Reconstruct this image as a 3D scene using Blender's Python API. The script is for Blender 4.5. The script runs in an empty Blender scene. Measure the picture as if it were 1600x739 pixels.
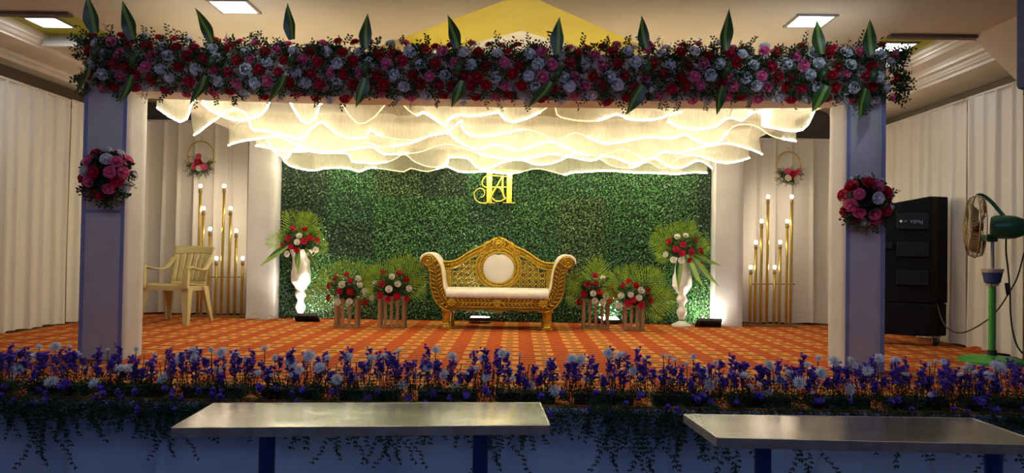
import bpy, bmesh, math, random
from mathutils import Vector, Matrix, Quaternion, noise

random.seed(11)
PI = math.pi
SC = bpy.context.scene
COL = SC.collection

# ------------------------------------------------------------------ camera
FPX = 1170.0                                   # focal length in pixels of the 1600 x 739 frame
EYE = Vector((0.28, 0.0, 0.88))                # stage floor is z = 0, the hall floor z = -0.65
YAW, PITCH, ROLL = math.radians(0.44), math.radians(1.05), math.radians(0.9)


def camera_axes():
    fwd = Vector((-math.sin(YAW) * math.cos(PITCH), math.cos(YAW) * math.cos(PITCH), math.sin(PITCH)))
    right = Vector((math.cos(YAW), math.sin(YAW), 0.0))
    up = right.cross(fwd)
    r2 = right * math.cos(ROLL) + up * math.sin(ROLL)
    u2 = up * math.cos(ROLL) - right * math.sin(ROLL)
    return r2, u2, fwd


CR, CU, CF = camera_axes()
cam_data = bpy.data.cameras.new('camera')
cam_data.sensor_fit = 'HORIZONTAL'
cam_data.sensor_width = 36.0
cam_data.lens = FPX * 36.0 / 1600.0
cam_data.clip_start = 0.05
cam = bpy.data.objects.new('camera', cam_data)
COL.objects.link(cam)
cam.matrix_world = Matrix(((CR.x, CU.x, -CF.x, EYE.x), (CR.y, CU.y, -CF.y, EYE.y), (CR.z, CU.z, -CF.z, EYE.z), (0, 0, 0, 1)))
SC.camera = cam


def ray(px, py):
    return CR * ((px - 800.0) / FPX) + CU * (-(py - 369.5) / FPX) + CF


def at(px, py, depth):                         # point of the place seen at a pixel, at a given distance along y
    d = ray(px, py)
    return EYE + d * (depth / d.y)


def on_z(px, py, z=0.0):                       # the same on a level plane
    d = ray(px, py)
    return EYE + d * ((z - EYE.z) / d.z)


# ------------------------------------------------------------------ world, lights, exposure
SC.view_settings.view_transform = 'Standard'
SC.view_settings.look = 'None'
SC.view_settings.exposure = 0.0
SC.view_settings.gamma = 1.0
SC.view_settings.use_curve_mapping = False
SC.cycles.use_denoising = True
SC.cycles.max_bounces = 8
SC.cycles.transparent_max_bounces = 24
SC.cycles.sample_clamp_indirect = 6.0

ROPE_POWER = 58.0
PANEL_POWER = 22.0
FLOOD_POWER = 40.0
BULB_POWER = 60.0
WORLD_POWER = 0.13

world = bpy.data.worlds.new('hall_light')
SC.world = world
world.use_nodes = True
bg = world.node_tree.nodes['Background']
bg.inputs['Color'].default_value = (0.16, 0.32, 1.0, 1)
bg.inputs['Strength'].default_value = WORLD_POWER


def area_light(name, loc, target, size, power, color):
    l = bpy.data.lights.new(name, 'AREA')
    l.shape = 'RECTANGLE'
    l.size, l.size_y = size
    l.energy = power
    l.color = color
    o = bpy.data.objects.new(name, l)
    COL.objects.link(o)
    o.location = loc
    o.rotation_euler = (Vector(target) - Vector(loc)).to_track_quat('-Z', 'Y').to_euler()
    return o


area_light('hall_lamp', (0.3, 2.5, 2.74), (0.3, 5.6, 2.0), (7.0, 0.5), 60, (0.55, 0.63, 1.0))


def spot_lamp(name, loc, target, power, cone, color):
    l = bpy.data.lights.new(name, 'SPOT')
    l.energy = power
    l.color = color
    l.spot_size = math.radians(cone)
    l.spot_blend = 0.8
    l.shadow_soft_size = 0.06
    o = bpy.data.objects.new(name, l)
    COL.objects.link(o)
    o.location = loc
    o.rotation_euler = (Vector(target) - Vector(loc)).to_track_quat('-Z', 'Y').to_euler()


spot_lamp('garland_fill_spot', (2.1, 3.9, 2.74), (2.35, 5.5, 2.28), 38, 46, (0.75, 0.92, 1.0))  # unseen spot added to brighten the right part of the garland
spot_lamp('garland_fill_spot', (-1.75, 4.3, 2.74), (-1.75, 5.5, 2.38), 14, 34, (0.75, 0.95, 1.0))  # second added spot, brightens the left part of the garland


# ------------------------------------------------------------------ materials
def node(nt, kind, **kw):
    n = nt.nodes.new(kind)
    for k, v in kw.items():
        setattr(n, k, v)
    return n


def setin(nt, sock, v):
    if hasattr(v, 'links'):
        nt.links.new(v, sock)
    else:
        sock.default_value = v


def calc(nt, op, a, b=0.0, c=0.0):
    n = node(nt, 'ShaderNodeMath', operation=op)
    setin(nt, n.inputs[0], a)
    setin(nt, n.inputs[1], b)
    if len(n.inputs) > 2:
        setin(nt, n.inputs[2], c)
    return n.outputs[0]


def mixc(nt, fac, a, b):
    n = node(nt, 'ShaderNodeMix', data_type='RGBA')
    setin(nt, n.inputs[0], fac)
    setin(nt, n.inputs[6], a if hasattr(a, 'links') else (*a, 1))
    setin(nt, n.inputs[7], b if hasattr(b, 'links') else (*b, 1))
    return n.outputs[2]


def noise_fac(nt, scale, detail=3.0, stretch=None):
    tc = node(nt, 'ShaderNodeTexCoord')
    src = tc.outputs['Object']
    if stretch:
        mp = node(nt, 'ShaderNodeMapping')
        mp.inputs['Scale'].default_value = stretch
        nt.links.new(src, mp.inputs[0])
        src = mp.outputs[0]
    n = node(nt, 'ShaderNodeTexNoise')
    n.inputs['Scale'].default_value = scale
    n.inputs['Detail'].default_value = detail
    nt.links.new(src, n.inputs['Vector'])
    return n.outputs['Fac']


def mat(name, col, rough=0.6, metal=0.0, col2=None, scale=8.0, bump=0.0, bump_scale=60.0, stretch=None, trans=0.0, spec=0.5, sheen=0.0):
    m = bpy.data.materials.new(name)
    m.use_nodes = True
    nt = m.node_tree
    p = nt.nodes['Principled BSDF']
    p.inputs['Roughness'].default_value = rough
    p.inputs['Metallic'].default_value = metal
    p.inputs['Specular IOR Level'].default_value = spec
    c2 = col2 or tuple(c * 0.86 for c in col)
    f = noise_fac(nt, scale, 4.0, stretch)
    ramp = node(nt, 'ShaderNodeMapRange')
    ramp.inputs[1].default_value = 0.32
    ramp.inputs[2].default_value = 0.68
    nt.links.new(f, ramp.inputs[0])
    nt.links.new(mixc(nt, ramp.outputs[0], col, c2), p.inputs['Base Color'])
    if bump:
        b = node(nt, 'ShaderNodeBump')
        b.inputs['Strength'].default_value = bump
        b.inputs['Distance'].default_value = 0.01
        nt.links.new(noise_fac(nt, bump_scale, 2.0, stretch), b.inputs['Height'])
        nt.links.new(b.outputs[0], p.inputs['Normal'])
    if trans:
        out = nt.nodes['Material Output']
        t = node(nt, 'ShaderNodeBsdfTranslucent')
        t.inputs[0].default_value = (*col, 1)
        mx = node(nt, 'ShaderNodeMixShader')
        mx.inputs[0].default_value = trans
        nt.links.new(p.outputs[0], mx.inputs[1])
        nt.links.new(t.outputs[0], mx.inputs[2])
        nt.links.new(mx.outputs[0], out.inputs[0])
    return m


def glow(name, col, strength):
    m = bpy.data.materials.new(name)
    m.use_nodes = True
    nt = m.node_tree
    p = nt.nodes['Principled BSDF']
    p.inputs['Base Color'].default_value = (*col, 1)
    p.inputs['Emission Color'].default_value = (*col, 1)
    p.inputs['Emission Strength'].default_value = strength
    return m


def net_material(name, col, clear):
    m = bpy.data.materials.new(name)
    m.use_nodes = True
    nt = m.node_tree
    nt.nodes.remove(nt.nodes['Principled BSDF'])
    out = nt.nodes['Material Output']
    tr = node(nt, 'ShaderNodeBsdfTransparent')
    tl = node(nt, 'ShaderNodeBsdfTranslucent')
    df = node(nt, 'ShaderNodeBsdfDiffuse')
    tl.inputs[0].default_value = df.inputs[0].default_value = (*col, 1)
    m1 = node(nt, 'ShaderNodeMixShader')
    m1.inputs[0].default_value = 0.5
    nt.links.new(tl.outputs[0], m1.inputs[1])
    nt.links.new(df.outputs[0], m1.inputs[2])
    m2 = node(nt, 'ShaderNodeMixShader')
    f = noise_fac(nt, 14.0, 3.0, (6.0, 1.0, 0.6))
    r = node(nt, 'ShaderNodeMapRange')
    r.inputs[1].default_value, r.inputs[2].default_value = 0.3, 0.7
    r.inputs[3].default_value, r.inputs[4].default_value = clear + 0.06, clear - 0.06
    nt.links.new(f, r.inputs[0])
    inv = calc(nt, 'SUBTRACT', 1.0, r.outputs[0])
    nt.links.new(inv, m2.inputs[0])
    nt.links.new(tr.outputs[0], m2.inputs[1])
    nt.links.new(m1.outputs[0], m2.inputs[2])
    nt.links.new(m2.outputs[0], out.inputs[0])
    return m


def carpet_material():
    m = bpy.data.materials.new('patterned_carpet')
    m.use_nodes = True
    nt = m.node_tree
    p = nt.nodes['Principled BSDF']
    p.inputs['Roughness'].default_value = 0.95
    p.inputs['Specular IOR Level'].default_value = 0.1
    tc = node(nt, 'ShaderNodeTexCoord')
    sep = node(nt, 'ShaderNodeSeparateXYZ')
    nt.links.new(tc.outputs['Object'], sep.inputs[0])
    x, y = sep.outputs[0], sep.outputs[1]
    wob = calc(nt, 'MULTIPLY', calc(nt, 'SUBTRACT', noise_fac(nt, 9.0, 2.0), 0.5), 0.10)
    fx = calc(nt, 'FRACT', calc(nt, 'ADD', calc(nt, 'MULTIPLY', x, 1 / 0.30), calc(nt, 'ADD', wob, 50.0)))
    fy = calc(nt, 'FRACT', calc(nt, 'ADD', calc(nt, 'MULTIPLY', y, 1 / 0.26), calc(nt, 'ADD', wob, 50.0)))
    fy2 = calc(nt, 'FRACT', calc(nt, 'ADD', calc(nt, 'MULTIPLY', y, 1 / 0.13), 50.0))
    col_in = calc(nt, 'GREATER_THAN', fx, 0.46)
    row_in = calc(nt, 'GREATER_THAN', fy, 0.34)
    block = calc(nt, 'MULTIPLY', col_in, row_in)
    dash = calc(nt, 'MULTIPLY', calc(nt, 'LESS_THAN', calc(nt, 'ABSOLUTE', calc(nt, 'SUBTRACT', fx, 0.73)), 0.10),
                calc(nt, 'LESS_THAN', calc(nt, 'ABSOLUTE', calc(nt, 'SUBTRACT', fy, 0.67)), 0.12))
    strand = noise_fac(nt, 40.0, 3.0, (0.35, 1.2, 1.0))
    st = node(nt, 'ShaderNodeMapRange')
    st.inputs[1].default_value, st.inputs[2].default_value = 0.38, 0.62
    nt.links.new(strand, st.inputs[0])
    red = mixc(nt, st.outputs[0], (0.28, 0.026, 0.008), (0.42, 0.070, 0.014))
    gold = mixc(nt, st.outputs[0], (0.48, 0.19, 0.036), (0.58, 0.32, 0.085))
    thin = calc(nt, 'MULTIPLY', calc(nt, 'LESS_THAN', fy2, 0.30), calc(nt, 'LESS_THAN', fx, 0.46))
    redb = mixc(nt, calc(nt, 'MULTIPLY', thin, 0.75), red, (0.42, 0.15, 0.032))
    c = mixc(nt, block, redb, gold)
    c = mixc(nt, calc(nt, 'MULTIPLY', dash, 0.8), c, (0.06, 0.018, 0.006))
    nt.links.new(c, p.inputs['Base Color'])
    b = node(nt, 'ShaderNodeBump')
    b.inputs['Strength'].default_value = 0.4
    b.inputs['Distance'].default_value = 0.006
    nt.links.new(strand, b.inputs['Height'])
    nt.links.new(b.outputs[0], p.inputs['Normal'])
    return m


def leaf_blade_material():                     # dark green blade with a yellow-green middle, striped across its width
    m = mat('dracaena_leaf', (0.010, 0.045, 0.012), 0.42, col2=(0.02, 0.075, 0.016), scale=20)
    nt = m.node_tree
    p = nt.nodes['Principled BSDF']
    tc = node(nt, 'ShaderNodeTexCoord')
    sep = node(nt, 'ShaderNodeSeparateXYZ')
    nt.links.new(tc.outputs['Object'], sep.inputs[0])
    near = calc(nt, 'LESS_THAN', calc(nt, 'ABSOLUTE', sep.outputs[0]), 0.013)
    old = p.inputs['Base Color'].links[0].from_socket
    nt.links.new(mixc(nt, near, old, (0.16, 0.26, 0.03)), p.inputs['Base Color'])
    return m


M = {}
M['cream_paint'] = mat('cream_paint', (0.62, 0.53, 0.40), 0.7, col2=(0.57, 0.48, 0.36), scale=2.0)
M['ceiling_paint'] = mat('ceiling_paint', (0.60, 0.52, 0.42), 0.75, col2=(0.55, 0.47, 0.38), scale=1.5)
M['moulding'] = mat('moulding', (0.72, 0.66, 0.55), 0.6, scale=3)
M['olive_paint'] = mat('olive_paint', (0.42, 0.45, 0.02), 0.7, scale=2)
M['yellow_paint'] = mat('yellow_paint', (0.66, 0.56, 0.05), 0.6, col2=(0.60, 0.50, 0.035), scale=2)
M['white_paint'] = mat('white_paint', (0.80, 0.80, 0.78), 0.6)
M['band_shade'] = mat('painted_band_shade', (0.24, 0.205, 0.15), 0.8)  # wall colour darkened to hold the shade above the right curtains
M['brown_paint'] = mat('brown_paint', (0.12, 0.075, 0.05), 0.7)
M['dark_wall'] = mat('dark_wall', (0.10, 0.085, 0.07), 0.85, scale=3)
M['hall_floor'] = mat('hall_floor', (0.25, 0.24, 0.24), 0.4, scale=4)
M['stage_wood'] = mat('stage_wood', (0.14, 0.09, 0.05), 0.8)
M['carpet'] = carpet_material()
M['curtain'] = mat('curtain_cloth', (0.86, 0.83, 0.76), 0.85, col2=(0.80, 0.77, 0.69), scale=5, bump=0.15, bump_scale=30, stretch=(1, 1, 0.2), trans=0.25, spec=0.2)
M['pillar_cloth'] = mat('pillar_cloth', (0.57, 0.55, 0.55), 0.85, col2=(0.51, 0.49, 0.49), scale=4, bump=0.1, spec=0.2)
M['blue_bar'] = mat('blue_bar', (0.28, 0.31, 0.50), 0.7, spec=0.2)
M['beam_cloth'] = mat('beam_cloth', (0.82, 0.76, 0.68), 0.85, spec=0.2)
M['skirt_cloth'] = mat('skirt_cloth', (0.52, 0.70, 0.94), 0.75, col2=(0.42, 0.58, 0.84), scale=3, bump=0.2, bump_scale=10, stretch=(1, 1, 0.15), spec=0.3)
M['net'] = net_material('cream_net', (0.78, 0.73, 0.60), 0.52)
M['net_roof'] = net_material('cream_net_roof', (0.80, 0.76, 0.65), 0.38)
M['led'] = glow('warm_led', (1.0, 0.90, 0.61), ROPE_POWER)
M['led_dim'] = glow('warm_led_turned', (1.0, 0.78, 0.34), 1.9)
M['panel'] = glow('cool_panel', (0.82, 0.90, 1.0), PANEL_POWER)
M['cove'] = glow('cool_cove_panel', (0.86, 0.93, 1.0), 1.6)
M['flood'] = glow('flood_lens', (1.0, 0.93, 0.75), FLOOD_POWER)
M['bulb'] = glow('bulb_glass', (1.0, 0.82, 0.62), BULB_POWER)
M['frame_metal'] = mat('frame_metal', (0.30, 0.26, 0.22), 0.4, 0.3)
M['steel'] = mat('stainless_steel', (0.36, 0.36, 0.355), 0.20, 1.0, col2=(0.25, 0.25, 0.245), scale=7, bump=0.10, bump_scale=5, stretch=(0.5, 1.5, 1))
M['steel_edge'] = mat('steel_edge', (0.62, 0.59, 0.54), 0.5, 0.7, col2=(0.40, 0.38, 0.34), scale=12)
M['blue_steel'] = mat('blue_painted_steel', (0.025, 0.085, 0.42), 0.45)
M['gold'] = mat('gold_paint', (0.62, 0.40, 0.035), 0.36, 0.65, col2=(0.42, 0.26, 0.02), scale=30, bump=0.15, bump_scale=90)
M['gold_dark'] = mat('gold_recess', (0.30, 0.17, 0.02), 0.5, 0.5, scale=20)
M['gold_mirror'] = mat('gold_mirror', (1.0, 0.72, 0.10), 0.28, 0.85, scale=3)
M['brass'] = mat('brass_tube', (0.66, 0.47, 0.09), 0.3, 0.7, scale=6)
M['white_leather'] = mat('white_upholstery', (0.78, 0.72, 0.64), 0.5, scale=5)
M['wood'] = mat('pale_wood', (0.36, 0.205, 0.09), 0.6, col2=(0.26, 0.14, 0.06), scale=6, stretch=(3, 3, 0.4), bump=0.1)
M['plastic'] = mat('cream_plastic', (0.54, 0.45, 0.21), 0.35, col2=(0.50, 0.41, 0.18), scale=3)
M['vase'] = mat('white_vase', (0.84, 0.81, 0.74), 0.30, scale=4)
M['black_plastic'] = mat('black_plastic', (0.018, 0.018, 0.020), 0.5, scale=10)
M['black_box'] = mat('black_cabinet', (0.004, 0.0045, 0.007), 0.6, col2=(0.007, 0.0075, 0.010), scale=40, bump=0.25, bump_scale=180, spec=0.15)
M['black_plate'] = mat('black_plate', (0.010, 0.011, 0.017), 0.45, scale=20, spec=0.25)
M['grey_box'] = mat('blue_grey_felt', (0.085, 0.12, 0.20), 0.9, scale=60)
M['green_enamel'] = mat('green_enamel', (0.012, 0.10, 0.045), 0.35, scale=4)
M['green_pole'] = mat('light_green_enamel', (0.07, 0.36, 0.05), 0.4, scale=4)
M['dull_brass'] = mat('dull_brass_wire', (0.38, 0.27, 0.12), 0.45, 0.7)
M['brown_blade'] = mat('brown_blade', (0.10, 0.055, 0.03), 0.4, 0.3)
M['grey_metal'] = mat('grey_metal', (0.45, 0.46, 0.50), 0.35, 0.8)
M['blue_plastic'] = mat('blue_plastic', (0.025, 0.06, 0.17), 0.5)
M['pale_plastic'] = mat('pale_plastic', (0.50, 0.46, 0.40), 0.5)
M['cable'] = mat('black_cable', (0.02, 0.016, 0.014), 0.6)
M['pale_cable'] = mat('pale_cable', (0.40, 0.36, 0.30), 0.6)
M['lamp_white'] = mat('small_white_mark', (0.85, 0.85, 0.82), 0.5)
M['lamp_green'] = mat('small_green_mark', (0.05, 0.35, 0.16), 0.5)
M['rose_red'] = mat('red_petal', (0.56, 0.010, 0.022), 0.6, col2=(0.36, 0.004, 0.014), scale=40, trans=0.15, spec=0.25)
M['rose_crimson'] = mat('crimson_petal', (0.62, 0.02, 0.07), 0.6, col2=(0.42, 0.008, 0.035), scale=40, trans=0.15, spec=0.25)
M['rose_pink'] = mat('pink_petal', (0.86, 0.20, 0.38), 0.6, col2=(0.70, 0.10, 0.25), scale=40, trans=0.15, spec=0.25)
M['rose_white'] = mat('white_petal', (0.78, 0.78, 0.80), 0.6, col2=(0.64, 0.64, 0.68), scale=40, trans=0.15, spec=0.25)
M['rose_ivory'] = mat('ivory_petal', (0.84, 0.80, 0.70), 0.6, col2=(0.72, 0.67, 0.56), scale=40, trans=0.15, spec=0.25)
M['mum_white'] = mat('chrysanthemum_petal', (0.88, 0.90, 0.90), 0.6, col2=(0.76, 0.80, 0.83), scale=60, trans=0.2, spec=0.25)
M['aster'] = mat('purple_floret', (0.24, 0.13, 0.70), 0.7, col2=(0.13, 0.06, 0.44), scale=45, spec=0.2)
M['stem'] = mat('green_stem', (0.030, 0.060, 0.018), 0.6)
M['dark_leaf'] = mat('dark_foliage', (0.012, 0.036, 0.010), 0.55, col2=(0.028, 0.065, 0.014), scale=25, spec=0.35)
M['mid_leaf'] = mat('mid_foliage', (0.035, 0.085, 0.018), 0.5, col2=(0.016, 0.045, 0.010), scale=25, trans=0.2, spec=0.35)
M['palm_leaf'] = mat('palm_blade', (0.31, 0.45, 0.035), 0.45, col2=(0.11, 0.22, 0.02), scale=18, trans=0.3, spec=0.35)
M['fern'] = mat('fern_leaflet', (0.034, 0.080, 0.034), 0.6, col2=(0.016, 0.042, 0.020), scale=30, spec=0.2)
M['dracaena'] = leaf_blade_material()
M['foam'] = mat('wet_floral_foam', (0.012, 0.022, 0.010), 0.9)
HEDGE = []
for i, (c, d) in enumerate((((0.095, 0.270, 0.095), (0.040, 0.120, 0.044)), ((0.115, 0.320, 0.095), (0.048, 0.145, 0.046)), ((0.080, 0.215, 0.098), (0.034, 0.095, 0.046)),
                            ((0.185, 0.280, 0.105), (0.070, 0.120, 0.046)), ((0.070, 0.115, 0.066), (0.032, 0.055, 0.032)), ((0.135, 0.270, 0.150), (0.054, 0.115, 0.066)))):
    HEDGE.append(mat('artificial_box_leaf', c, 0.30, col2=d, scale=26, spec=0.5))
M['hedge_glint'] = mat('glint_box_leaf', (0.22, 0.40, 0.17), 0.34, col2=(0.11, 0.25, 0.09), scale=26)  # paler leaves put the hedge's highlights into the colour
M['hedge_back'] = mat('hedge_mat', (0.006, 0.020, 0.008), 0.9)


# ------------------------------------------------------------------ mesh building
class MB:
    def __init__(self):
        self.v, self.f, self.m = [], [], []

    def add(self, vs, fs, mi=0):
        b = len(self.v)
        self.v += [tuple(p) for p in vs]
        self.f += [tuple(b + i for i in f) for f in fs]
        self.m += [mi] * len(fs)

    def box(self, c, s, R=None, mi=0, taper=1.0):
        cx, cy, cz = s[0] / 2, s[1] / 2, s[2] / 2
        vs = []
        for z, k in ((-cz, taper), (cz, 1.0)):
            for x, y in ((-cx, -cy), (cx, -cy), (cx, cy), (-cx, cy)):
                p = Vector((x * k, y * k, z))
                if R is not None:
                    p = R @ p
                vs.append(p + Vector(c))
        self.add(vs, [(3, 2, 1, 0), (4, 5, 6, 7), (0, 1, 5, 4), (1, 2, 6, 5), (2, 3, 7, 6), (3, 0, 4, 7)], mi)

    def bar(self, a, b, w, h=None, mi=0, up=Vector((0, 0, 1))):   # box from a to b
        a, b = Vector(a), Vector(b)
        d = b - a
        L = d.length
        d.normalize()
        if abs(d.dot(up)) > 0.98:
            up = Vector((0, 1, 0))
        s = d.cross(up).normalized()
        u = s.cross(d)
        R = Matrix((s, d, u)).transposed()
        self.box((a + b) / 2, (w, L, h or w), R, mi)

    def tube(self, pts, r, n=6, mi=0, closed=False, cap=True, flat=None):
        pts = [Vector(p) for p in pts]
        k = len(pts)
        if k < 2:
            return
        T = []
        for i in range(k):
            a = pts[(i - 1) % k] if (closed or i > 0) else pts[i]
            b = pts[(i + 1) % k] if (closed or i < k - 1) else pts[i]
            t = b - a
            T.append(t.normalized() if t.length > 1e-9 else Vector((0, 0, 1)))
        ref = Vector((0, 0, 1)) if abs(T[0].z) < 0.9 else Vector((0, 1, 0))
        nrm = (ref - T[0] * ref.dot(T[0])).normalized()
        vs = []
        for i in range(k):
            nrm = nrm - T[i] * nrm.dot(T[i])
            if nrm.length < 1e-6:
                nrm = T[i].orthogonal()
            nrm.normalize()
            bi = T[i].cross(nrm)
            rr = r[i] if isinstance(r, (list, tuple)) else r
            for j in range(n):
                a = 2 * PI * j / n
                off = nrm * (math.cos(a) * rr) + bi * (math.sin(a) * rr)
                if flat:
                    off = Vector((off.x * flat[0], off.y * flat[1], off.z * flat[2]))
                vs.append(pts[i] + off)
        fs = []
        for i in range(k if closed else k - 1):
            for j in range(n):
                a, b = i * n + j, i * n + (j + 1) % n
                c, d = ((i + 1) % k) * n + (j + 1) % n, ((i + 1) % k) * n + j
                fs.append((a, b, c, d))
        if cap and not closed:
            fs.append(tuple(range(n))[::-1])
            fs.append(tuple((k - 1) * n + j for j in range(n)))
        self.add(vs, fs, mi)

    def lathe(self, prof, n=20, c=(0, 0, 0), mi=0, ripple=None):
        c = Vector(c)
        vs = []
        for i, (r, z) in enumerate(prof):
            for j in range(n):
                a = 2 * PI * j / n
                rr = r * (1 + (ripple(a, z, i) if ripple else 0))
                vs.append(c + Vector((rr * math.cos(a), rr * math.sin(a), z)))
        fs = []
        for i in range(len(prof) - 1):
            for j in range(n):
                fs.append((i * n + j, i * n + (j + 1) % n, (i + 1) * n + (j + 1) % n, (i + 1) * n + j))
        fs.append(tuple(range(n))[::-1])
        fs.append(tuple((len(prof) - 1) * n + j for j in range(n)))
        self.add(vs, fs, mi)

    def ball(self, c, r, nu=8, nv=5, mi=0, R=None):
        if not isinstance(r, (tuple, list)):
            r = (r, r, r)
        c = Vector(c)
        vs, fs = [], []
        for i in range(1, nv):
            ph = PI * i / nv
            for j in range(nu):
                a = 2 * PI * j / nu
                p = Vector((r[0] * math.sin(ph) * math.cos(a), r[1] * math.sin(ph) * math.sin(a), r[2] * math.cos(ph)))
                vs.append(c + (R @ p if R is not None else p))
        for z in (1, -1):
            p = Vector((0, 0, z * r[2]))
            vs.append(c + (R @ p if R is not None else p))
        t, b = len(vs) - 2, len(vs) - 1
        for i in range(nv - 2):
            for j in range(nu):
                fs.append((i * nu + j, (i + 1) * nu + j, (i + 1) * nu + (j + 1) % nu, i * nu + (j + 1) % nu))
        for j in range(nu):
            fs.append((t, j, (j + 1) % nu))
            fs.append((b, (nv - 2) * nu + (j + 1) % nu, (nv - 2) * nu + j))
        self.add(vs, fs, mi)

    def leaf(self, base, d, up, L, W, mi=0, bend=0.0):      # a four-triangle blade
        d = d.normalized()
        s = d.cross(up)
        if s.length < 1e-5:
            s = d.orthogonal()
        s.normalize()
        u = s.cross(d)
        p0, p3 = base, base + d * L + u * bend * L
        mid = base + d * L * 0.5 + u * (bend * 0.1 * L - 0.08 * W)
        self.add([p0, mid + s * W / 2 + u * 0.16 * W, p3, mid - s * W / 2 + u * 0.16 * W, mid], [(0, 1, 4), (1, 2, 4), (2, 3, 4), (3, 0, 4)], mi)

    def grid(self, P, mi=0, closed_u=False):                # P[i][j]
        n, k = len(P), len(P[0])
        fs = []
        for i in range(n - 1):
            for j in range(k - 1):
                fs.append((i * k + j, (i + 1) * k + j, (i + 1) * k + j + 1, i * k + j + 1))
        self.add([p for row in P for p in row], fs, mi)

    def prism(self, outline, a, b, axis='y', mi=0):         # outline of (u, v) points extruded along an axis
        n = len(outline)
        def pt(u, v, w):
            return {'y': (u, w, v), 'x': (w, u, v), 'z': (u, v, w)}[axis]
        vs = [pt(u, v, a) for u, v in outline] + [pt(u, v, b) for u, v in outline]
        fs = [tuple(range(n)), tuple(range(2 * n - 1, n - 1, -1))]
        for i in range(n):
            j = (i + 1) % n
            fs.append((i, i + n, j + n, j))
        self.add(vs, fs, mi)

    def mesh(self, name, mats, smooth=True, fix=True):
        me = bpy.data.meshes.new(name)
        me.from_pydata(self.v, [], self.f)
        for m in (mats if isinstance(mats, (list, tuple)) else [mats]):
            me.materials.append(m)
        me.polygons.foreach_set('material_index', self.m)
        if fix:
            bm = bmesh.new()
            bm.from_mesh(me)
            bmesh.ops.recalc_face_normals(bm, faces=bm.faces)
            bm.to_mesh(me)
            bm.free()
        me.polygons.foreach_set('use_smooth', [smooth] * len(me.polygons))
        me.update()
        return me

    def build(self, name, mats, parent=None, smooth=True, world=True, fix=True, bevel=0.0, auto=False):
        me = self.mesh(name, mats, smooth, fix)
        if auto:
            try:
                me.set_sharp_from_angle(angle=math.radians(40))
            except Exception:
                pass
        o = bpy.data.objects.new(name, me)
        COL.objects.link(o)
        attach(o, parent, world)
        if bevel:
            b = o.modifiers.new('bevel', 'BEVEL')
            b.width = bevel
            b.segments = 2
            b.limit_method = 'ANGLE'
        return o


ROOTM = {}


def attach(o, parent, world=True):
    if parent is not None:
        o.parent = parent
        if world:
            o.matrix_parent_inverse = full_matrix(parent).inverted()


def full_matrix(o):
    if o.parent is None:
        return o.matrix_basis.copy()
    return full_matrix(o.parent) @ o.matrix_parent_inverse @ o.matrix_basis


def thing(name, label, cat, loc=(0, 0, 0), rotz=0.0, group=None):
    o = bpy.data.objects.new(name, None)
    COL.objects.link(o)
    o.location = loc
    o.rotation_euler = (0, 0, rotz)
    o.empty_display_size = 0.1
    return tag(o, label, cat, group)


def tag(o, label, cat, group=None):
    o['label'] = label
    o['category'] = cat
    if group:
        o['group'] = group
    return o


def struct(o):
    o['kind'] = 'structure'
    return o


def put(name, me, parent, mtx):                # one more object that shares a mesh, placed by a world matrix
    o = bpy.data.objects.new(name, me)
    COL.objects.link(o)
    if parent is not None:
        o.parent = parent
        o.matrix_parent_inverse = full_matrix(parent).inverted()
    o.matrix_basis = mtx
    return o


def facing(loc, n, spin=0.0, scale=1.0):
    q = Vector(n).to_track_quat('Z', 'Y')
    return Matrix.Translation(Vector(loc)) @ q.to_matrix().to_4x4() @ Matrix.Rotation(spin, 4, 'Z') @ Matrix.Scale(scale, 4)


def smooth_path(pts, step):
    pts = [Vector(p) for p in pts]
    out = []
    for i in range(len(pts) - 1):
        p0, p1, p2, p3 = pts[max(i - 1, 0)], pts[i], pts[i + 1], pts[min(i + 2, len(pts) - 1)]
        n = max(1, int((p2 - p1).length / step))
        for k in range(n):
            t = k / n
            out.append(0.5 * ((2 * p1) + (p2 - p0) * t + (2 * p0 - 5 * p1 + 4 * p2 - p3) * t * t + (3 * p1 - p0 - 3 * p2 + p3) * t ** 3))
    out.append(pts[-1])
    return out


def wob(x, y=0.0, z=0.0):
    return noise.noise(Vector((x, y, z)))


# ------------------------------------------------------------------ the room
STAGE_Y = 4.25                                  # front edge of the stage
CEIL = 2.78
b = MB()
b.box((0, 3.8, -0.70), (10.2, 12.0, 0.10))
struct(b.build('floor', M['hall_floor'], smooth=False))
b = MB()
b.box((0, (STAGE_Y + 9.7) / 2, -0.335), (9.8, 9.7 - STAGE_Y, 0.63))
struct(b.build('stage_platform', M['stage_wood'], smooth=False))
b = MB()
b.box((0, 9.75, 1.1), (10.2, 0.10, 3.5))
struct(b.build('wall_back', M['dark_wall'], smooth=False))
for s, nm in ((-1, 'wall_left'), (1, 'wall_right')):
    b = MB()
    b.box((s * 4.95, 3.75, 1.1), (0.10, 11.9, 3.5))
    struct(b.build(nm, M['cream_paint'], smooth=False))

# ceiling: a flat middle with a diamond opening, side bays and recessed trays
pL1, pL2 = on_z(590, 73, CEIL), on_z(790, 0, CEIL)
pR1, pR2 = on_z(1010, 74, CEIL), on_z(842, 0, CEIL)


def cross2(a, b2, c, d):
    r, s = b2 - a, d - c
    t = ((c.x - a.x) * s.y - (c.y - a.y) * s.x) / (r.x * s.y - r.y * s.x)
    return a + r * t


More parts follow.
